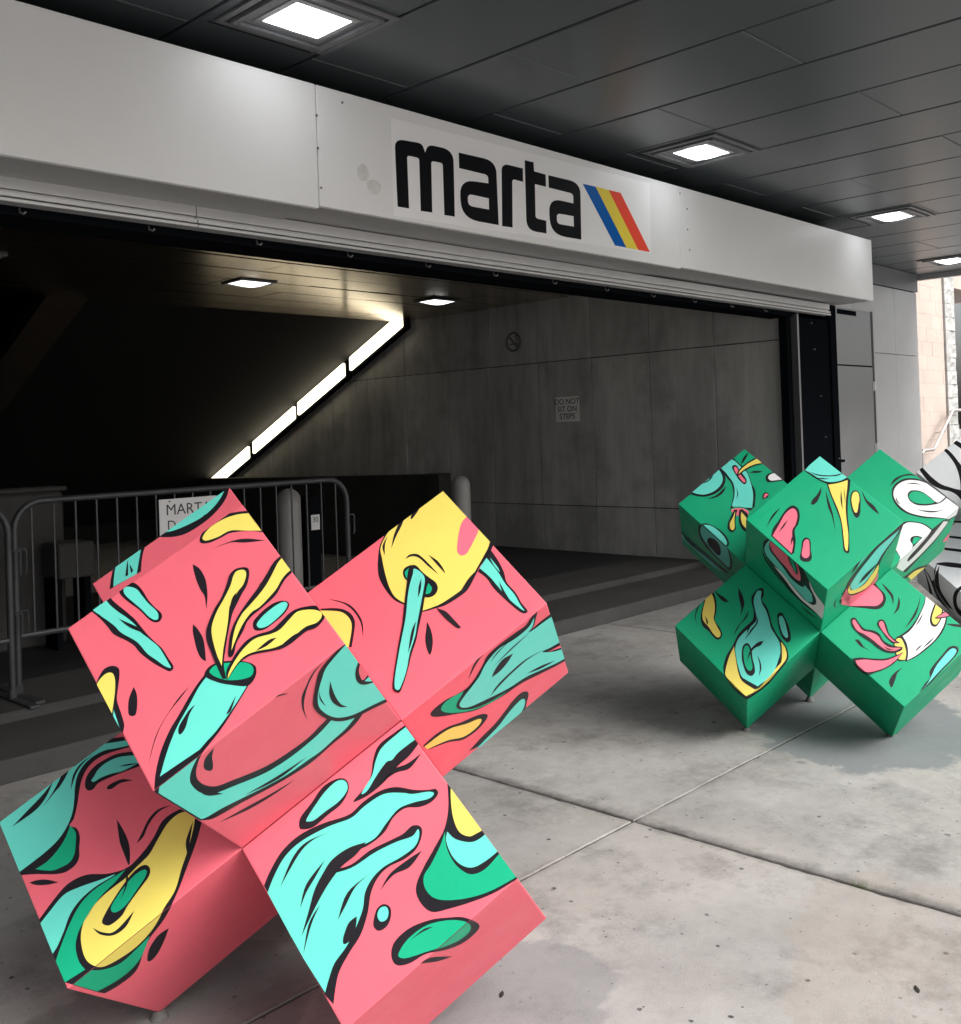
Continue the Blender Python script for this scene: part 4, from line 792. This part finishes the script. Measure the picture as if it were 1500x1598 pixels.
paint(GREEN, GF, """
A M1 k 0 560,150! 590,150! 650,210 700,250 740,310 770,400 800,460 808,520 800,630! 760,670! 690,640 610,635 570,650 555,680! 575,600 590,530 590,470 570,400 530,350 500,310 470,270 435,235!
A M1 t 1 548,158! 600,180 660,235 720,290 750,360 775,450 785,530 775,640! 720,640 650,630 580,625 595,560 605,480 590,400 550,340 510,290 450,240!
A M1 k 2 610,430! 630,490 622,560! 640,500
A M1 k 2 770,440! 795,520 785,590! 810,520
A M1 r 1 570,660! 620,645 690,648 745,680! 735,715! 640,720 580,690!
A M1 k 2 600,660! 570,720 540,790 540,850 580,880 615,850 612,780 620,700 635,660!
A M1 y 3 610,675! 590,730 560,790 562,840 585,860 605,835 602,770
A M1 k 2 650,660! 645,720 650,790 680,850 720,880! 735,700! 680,655!
A M1 y 3 670,680! 665,740 680,800 720,850! 720,740!
A M1 k 2 580,250 595,225 625,230 650,270 690,320 720,370 715,405 690,408 650,370 610,310
A M1 r 3 597,255 612,240 632,260 665,320 705,370 708,392 685,390 650,345 615,300
A M1 k 4 625,330! 640,280 690,230 760,180 830,145! 850,140! 925,205! 850,220 770,245 700,285 650,325
A M1 y 5 640,315! 665,270 730,215 800,175 845,150! 905,205! 840,210 760,235 690,275
A M1 k 0 135,490! 440,225! 500,300 515,370 490,440 420,500 330,530 230,525
A M1 t 1 155,478! 435,250! 475,310 488,370 460,430 400,480 320,510 240,505
A M1 k 2 255,395! 330,380 370,340 380,290! 395,290! 385,345 345,385 300,400
A M1 g 3 250,385! 380,285! 372,330 335,365 290,385
A M1 k 0 330,555! 420,520 480,470 525,425! 490,495 420,540
A M1 k 0 665,215! 690,150 740,95! 720,150 690,195
A M1 k 0 745,298! 800,280 880,285! 830,300
A M1 k 0 905,345 925,315 970,295 1020,295! 1115,365! 1040,380 960,392 920,385
A M1 w 1 930,345 960,312 1010,300! 1105,358! 1040,368 960,375
A M1 k 0 875,560! 880,510 905,488 940,505! 930,540!
A M1 r 1 888,550! 893,515 910,500 935,515!
A M1 k 0 275,795! 340,795 420,830 500,890 545,960 545,1010 520,1020!
A M1 t 1 300,808! 360,812 430,850 500,920 530,980 520,1010!
A M2 k 0 262,800! 250,850 265,920 300,990 360,1060 430,1130 500,1200 560,1250 580,1200 575,1130 540,1030!
A M2 t 1 285,815! 270,860 290,930 340,1000 400,1080 470,1150 550,1220 560,1150 540,1060 520,1010!
A M2 k 2 340,950 370,930 430,960 465,1020 470,1090 440,1100 390,1050 350,1000
A M2 k 0 50,830! 150,930 300,1060 450,1190 560,1280! 480,1250 300,1100 150,980
A M2 t 0 60,860! 200,990 380,1150 500,1260! 420,1230 250,1080 90,930
A F k 0 960,915! 980,840 1030,770 1080,690 1130,635 1180,618 1225,650 1240,720 1225,800 1190,860 1200,960 1185,1080! 1160,1100!
A F r 1 975,915! 1000,870 1040,800 1090,710 1140,660 1180,648 1210,680 1215,740 1195,810 1170,850 1165,900 1175,1000 1160,1085!
A F k 2 1125,755! 1070,820 1015,915! 1045,870 1090,820
A F k 2 1190,880! 1170,960 1150,1010! 1158,940
A F k 0 1050,640! 980,700 940,770 915,840! 935,800 975,740
A F k 0 1240,1120 1255,1040 1262,970 1285,935 1320,935 1345,970 1348,1050 1358,1120 1340,1160 1290,1168 1250,1150
A F r 1 1258,1090 1270,1020 1280,970 1305,948 1330,965 1335,1040 1335,1100 1310,1130 1275,1125
A F k 0 1450,440! 1445,500 1410,580 1370,610 1350,600 1365,560 1410,510
B F k 0 -30,280! 60,340 150,390 230,412 320,390 400,355 440,330! 130,75!
B F t 1 -20,275! 60,320 130,365 220,390 310,380 380,350 428,318! 128,90!
B F k 2 5,285! 100,315 200,325 300,315 370,290! 300,328 200,335 100,325
B F k 2 80,350! 140,350 220,360! 140,362
B F k 0 190,400! 220,500 260,600 300,700 330,800 345,950 355,1050 380,1080 405,1080 412,1040 408,850 395,700 400,550 415,450 425,350!
B F y 1 205,415! 240,520 280,610 315,700 340,800 355,930 370,1040 395,1050 400,900 385,780 375,650 380,540 390,450 395,370! 300,400
B F k 2 330,470! 340,560 345,660! 325,560
B F k 2 355,440! 368,520 372,600! 362,520
B F k 0 420,580 425,510 450,475 490,475 518,530 520,620 515,700 490,738 460,720 435,660
B F y 1 432,570 440,510 465,485 495,495 510,550 500,610 488,680 465,685 445,640
B F k 0 180,470! 210,570 250,700 275,865! 240,720 200,620
B F k 0 525,455! 580,560 650,620 705,705! 640,660 570,580
B F k 0 495,370! 570,355 640,350 695,365! 640,380 570,375
B F k 0 555,405! 590,425 628,468! 590,440
B F k 0 420,315! 450,330 480,340! 440,350!
A Fq k 0 960,920! 890,965! 880,1020 900,1100 950,1180 1000,1260 1060,1350 1130,1440 1220,1530 1300,1600 1420,1690! 1480,1620! 1430,1560 1380,1440 1320,1330 1250,1190 1200,1110!
A Fq t 1 915,985! 895,1040 920,1110 980,1180 1080,1290 1150,1370 1220,1450 1300,1540 1340,1580 1380,1560 1350,1470 1290,1390 1250,1290 1200,1150 1170,1090! 960,940!
A Fq k 2 970,935! 945,985 950,1050 1000,1120 1080,1220 1150,1320 1230,1390 1280,1410 1290,1370 1260,1290 1250,1200 1190,1100!
A Fq r 3 975,935! 950,985 970,1050 1030,1130 1110,1220 1180,1310 1240,1350 1250,1310 1230,1230 1200,1150 1170,1090!
A Fq k 4 1125,1105 1150,1100 1185,1140 1215,1210 1225,1270 1210,1285 1170,1220 1140,1160
A Fq j 5 1145,1125 1165,1130 1195,1190 1210,1250 1205,1265 1175,1210
H Fq w 2 430,765! 500,850 580,950 660,1060 760,1170 900,1290 1000,1390! 1060,1290! 1000,1200 920,1090 850,950! 860,1010 900,1100 930,1170 925,1220 880,1225 800,1170 700,1060 620,960 540,860
H Fq k 3 850,950! 880,1060 925,1150 925,1215 890,1225 840,1190 890,1190 880,1100
H Fq k 0 280,560! 340,680 420,800 540,990! 430,850 330,700
H Fq k 0 740,1220! 860,1325 960,1400! 840,1330
B Fp k 0 330,1490! 370,1430 400,1360 470,1260 560,1150 650,1040 740,940 850,850 945,770! 920,850 850,950 760,1080 710,1180 690,1290 660,1370! 560,1470! 400,1500!
B Fp t 1 440,1440 420,1400 450,1340 520,1240 600,1140 690,1030 780,950 900,850! 850,930 760,1050 700,1140 640,1260 560,1370 480,1430
B Fp y 2 395,1440 440,1350! 415,1400 425,1440 480,1430 560,1380 640,1270 695,1190! 690,1250 640,1350 560,1430 430,1480
B Fp k 3 680,1180! 640,1240 560,1330 500,1380! 560,1290
B Fp k 0 680,990! 600,1080 520,1180 430,1285! 470,1200 560,1100
B Fp t 1 660,1015! 590,1095 480,1225! 550,1120
B Fp r 2 340,1500! 385,1440! 400,1485 450,1490 560,1440 640,1360 690,1260! 680,1340 640,1390! 420,1600! 330,1580!
E Fp k 1 310,240! 350,180 390,110! 420,190! 440,300! 370,275 330,265
E Fp r 2 325,215! 385,110! 395,160 420,185! 400,275! 370,235
E Fp k 0 300,200! 265,250 262,290 290,305! 270,285 280,240
E P1 k 0 370,285! 480,300 580,310 680,318 740,290 768,220 750,160 700,110 660,60 620,40!
E P1 r 1 390,285! 480,285 580,285 670,285 720,255 740,210 725,160 680,110 630,80 560,110!
E P1 k 0 725,60! 790,120 840,190 838,280! 820,200 770,130
E P1 k 0 890,195! 905,250 890,320 840,370! 870,310 885,250
E P1 k 0 1140,140! 1150,210 1120,310 1060,420 1000,500 940,550 870,590! 880,630! 960,830! 1050,790 1150,720 1250,630 1320,540 1360,440 1360,370! 1380,320!
E P1 w 1 1155,150! 1150,250 1110,350 1060,450 1000,530 930,580! 970,650 985,740 975,815! 1060,770 1150,700 1240,620 1310,520 1345,430 1350,350! 1340,290!
E P1 k 2 1135,350! 1100,430 1050,490! 1090,420
E P1 k 2 1250,580! 1180,640 1120,700! 1190,650
E P1 k 2 1130,660! 1090,700 1050,735! 1080,690
E P1 k 0 1105,180! 1090,280 1050,390 950,510! 1030,380 1080,280
E P1 k 2 1255,245! 1220,320 1195,420 1215,480 1260,485 1300,430 1320,370 1330,290!
E P1 y 3 1265,250! 1235,330 1215,410 1230,460 1260,465 1290,420 1310,350 1318,290!
E P1 k 4 1240,405! 1320,350 1380,320! 1440,370! 1350,400 1270,412
E P1 r 5 1255,402! 1330,358 1375,332! 1420,370! 1340,392
E P1 k 2 870,590! 920,600 960,670 980,740 970,810! 910,825 870,800 850,690! 840,650!
E P1 y 3 875,605! 915,605 945,660 965,740 955,810! 910,810 880,790 860,690! 850,650!
E P1 k 4 425,430 435,405 470,405 510,460 560,510 640,525 700,555 740,620 800,660 870,680 930,685! 920,720 850,745 760,735 680,690 620,640 540,590 480,540 440,490
E P1 r 5 440,440 460,420 490,460 540,525 620,545 690,580 730,640 800,690 920,695! 850,725 770,715 700,670 640,620 560,565 490,530 455,480
E P1 k 6 740,675! 800,705 860,715! 790,715
E P1 k 4 685,450 710,420 750,430 775,480 800,560 850,610 910,650! 840,650 780,600 730,530 695,490
E P1 r 5 700,455 720,435 745,450 760,500 790,570 850,630 895,650! 820,625 760,560 715,500
E P1+P3 k 4 440,800! 520,790 640,800 760,800 860,770 940,735! 890,800 830,860 740,910 650,940 600,960 540,930 480,880
E P1+P3 r 5 470,820! 560,810 680,820 780,815 870,780 930,745! 870,810 800,865 720,905 620,930 560,925 500,880
E P1 k 6 765,820! 700,840 640,865! 710,835
E P1 k 0 465,615! 500,615 530,650 560,690 620,720! 540,690 500,660
E P1 k 0 935,885! 880,940 860,1000 825,1080 800,1040 810,990 860,930
E P1 k 0 1350,460! 1420,460 1520,470! 1520,495! 1430,485
E P1+P2 k 0 1100,1120! 1150,1040 1195,990 1195,920 1250,840 1320,760 1380,690 1440,675 1475,700 1465,750 1400,830 1300,930 1200,1040
E P1+P2 t 1 1130,1090! 1180,1030 1215,960 1260,870 1330,780 1390,715 1430,700 1455,720 1440,760 1380,830 1290,920 1200,1020
C Q1 k 0 340,135! 385,125! 415,190 428,270 425,350 410,420 460,500 482,560 465,605 430,612 390,580 350,530 300,490 275,430 280,340 300,260 305,190!
C Q1 y 1 365,140! 395,200 410,270 410,340 400,410 430,480 465,545 460,585 430,590 390,550 350,490 300,430 290,370 300,300 315,240 312,185!
C Q1 k 2 315,380! 325,430 335,470! 345,440
C Q1 k 0 275,255! 240,330 225,400 238,470! 218,400 230,320
C Q1 k 0 395,115! 440,160 500,200 548,245! 500,245 450,200
C Q1 k 0 640,105! 680,180 698,260 685,320 662,385! 668,300 645,200
C Q1 k 0 745,320! 720,400 650,480 595,580! 625,500 690,420
C Q1+Q3+Q2 k 0 770,260! 770,200 800,150 850,112 885,120 888,180 870,230 920,300 950,390 970,470 1010,550 1060,620 1110,690 1128,760 1120,820 1040,920 940,1040 830,1130 740,1190! 720,1195! 620,1120 540,1020 500,950! 495,880 520,780 580,680 610,620 650,550 720,480 780,420 790,340
C Q1+Q3+Q2 y 1 600,680! 560,760 530,850 515,920 520,970 600,1070 715,1165! 830,1105 940,1010 1050,880 1110,790 1100,700 1060,640!
C Q1+Q3 k 2 600,680 620,820 640,930 680,1020 800,1100! 850,1075 950,960 1020,880 1060,830 1065,740 1055,640 1000,560 960,470 940,380 880,270 860,180 880,130 800,180 790,300 800,430 700,520 630,610
C Q1+Q3 t 3 790,250 800,190 830,140 865,145 860,200 870,260 910,330 940,420 960,500 1000,570 1040,640 1050,740 1025,830 990,920 920,1000 830,1070! 720,1010 670,970 640,880 620,790 610,700 640,610 700,540 770,480 820,420 805,330
C Q1 k 4 675,730 685,680 715,650 750,665 770,720 780,800 800,880 800,940 765,970 720,945 690,870 675,800
C Q1 j 5 690,740 700,690 720,672 745,690 758,760 770,830 778,890 755,920 725,900 700,840
C Q1 k 6 728,825! 740,760 770,700 830,645 885,628! 860,670 800,700 760,750
C Q1 k 4 825,770! 855,830 865,900 842,970! 850,900 845,840
C Q1 k 4 830,390! 830,450 790,510 700,620! 760,520 810,460
C Q1 k 4 785,425! 760,490 720,560! 740,490
C Q1 k 0 1020,400 1030,360 1065,352 1095,400 1130,480 1150,560 1148,620 1120,642 1080,610 1045,540
C Q1 t 1 1035,420 1045,385 1070,390 1095,440 1115,520 1125,580 1110,598 1080,570 1055,510
B N1+N2 k 0 825,500 835,440 880,390 960,355 1060,355 1160,385 1250,430 1330,480 1490,600 1480,690 1390,760! 1300,745 1150,740 1050,720 960,690 890,640 840,570
B N1+N2 w 1 840,500 860,440 920,390 1000,370 1100,380 1200,420 1290,470 1360,530 1480,610 1470,690 1380,750! 1280,735 1150,725 1050,705 970,675 900,620 855,560
B N1 k 2 980,520 1000,480 1060,470 1130,490 1200,540 1270,590 1340,545 1350,515! 1370,530! 1320,580 1260,605 1150,620 1060,610 1000,570
B N1 g 3 992,525 1015,490 1070,482 1140,505 1200,550 1240,590 1150,605 1060,595 1010,565
B N1 k 2 1060,655! 1150,680 1240,685 1340,660! 1250,672 1150,668
B N1 k 2 865,535! 885,580 915,610! 880,590 865,560
B N1 k 2 960,410! 1040,398 1120,418! 1040,408
B N1 k 0 805,435! 850,360 930,320 1020,312 1110,340! 1020,325 930,335 860,380
B N1+N2 k 0 920,800! 960,775 1050,775 1150,800 1220,850! 1330,760! 1390,765! 1250,960 1100,1120 960,1270! 870,1230! 910,1130! 860,1060! 880,920
B N1+N2 w 1 935,810! 980,785 1060,788 1140,810 1210,860! 1170,920 1080,1020 990,1120 975,1160 1000,1150 1100,1050 1220,910 1330,770! 1375,775! 1250,940 1100,1100 930,1260! 870,1225! 910,1125! 865,1050! 895,910
B N1+N2 k 2 1005,960 1020,925 1070,915 1125,930! 1060,1000 1010,1050! 1030,1010
B N1+N2 g 3 1030,960 1050,930 1110,935! 1060,985 1030,1000
B N1+N2 r 1 1390,880! 1400,920 1340,970 1325,960
B N1+N2 k 0 1180,1195! 1080,1220 990,1280 920,1330! 1000,1320! 1160,1215!
B N1+N2 y 1 1160,1215! 1060,1250 980,1310! 1020,1350! 1120,1260
""")
paint(ZEBRA, GF, """
ZT * k 0 385,118! 440,160 520,215! 520,170! 405,103!
ZT * k 0 320,175! 400,250 460,340 490,440 500,540 520,560! 520,380 470,290 410,220 340,170!
ZT * k 0 150,325! 200,400 260,470 340,515 420,535 480,575 520,640! 520,540 440,510 350,480 280,430 220,370 172,312!
ZT * k 0 440,775! 500,780! 530,785! 530,762! 440,762!
ZT * k 0 410,895! 530,910! 530,890! 405,878!
ZT * k 0 370,990! 530,1010! 530,988! 370,970!
ZT * k 0 300,1100! 400,1120 530,1135! 530,1100! 400,1085 320,1090!
ZT * k 0 315,1095! 290,1150 295,1250 320,1330 380,1420 440,1490! 400,1460 320,1370 270,1250 240,1180 215,1140! 250,1240 275,1330 255,1330! 235,1230 205,1120! 250,1180! 280,1230 300,1150
ZT * k 0 330,1110! 325,1200 340,1300 400,1400 440,1460! 380,1410 310,1300 295,1200
ZT * k 0 530,1250! 470,1290 440,1340 440,1410 470,1480 530,1530! 530,1480! 480,1440 465,1380 480,1320 530,1280!
""")
for j_ in (PINK, GREEN, ZEBRA): j_.finish()

# ================================================================ small things on the pavement
tf = thing('grass_tuft', (3.16, 1.39, 0), 'tiny green grass tuft growing in the pavement joint', 'grass')
mb = MB(); rt = random.Random(2)
for i in range(46):
    a = rt.uniform(0, 6.28); x, y = 3.16+rt.gauss(0, .006), 1.39+rt.gauss(0, .022); h = rt.uniform(.012, .034); dx, dy = math.cos(a)*.012, math.sin(a)*.012
    mb.add([(x-.0012, y, -.012), (x+.0012, y, -.012), (x+dx, y+dy, h)], [(0, 1, 2)])
mb.build('blades', 'grass_blade', tf)
for px, py, sz, lab in ((1431, 1541, .013, 'dark curled leaf scrap on the pale pavement slab'), (783, 1549, .012, 'dark leaf scrap on the blue grey mortar patch')):
    p = hit(px, py, 2, .006); mb = MB(); n = 7
    vs_ = [(p.x+sz*1.5*u*math.cos(.6)-sz*.5*v*(1-u*u)*math.sin(.6), p.y+sz*1.5*u*math.sin(.6)+sz*.5*v*(1-u*u)*math.cos(.6), .0015+.001*(1-v*v)) for u in [i/n*2-1 for i in range(n+1)] for v in (-1, 0, 1)]
    mb.add(vs_, [(i*3+j, (i+1)*3+j, (i+1)*3+j+1, i*3+j+1) for i in range(n) for j in (0, 1)])
    o = mb.build('leaf_scrap', 'leaf_scrap', None, origin=(p.x, p.y, .006)); tag(o, lab, 'leaf')
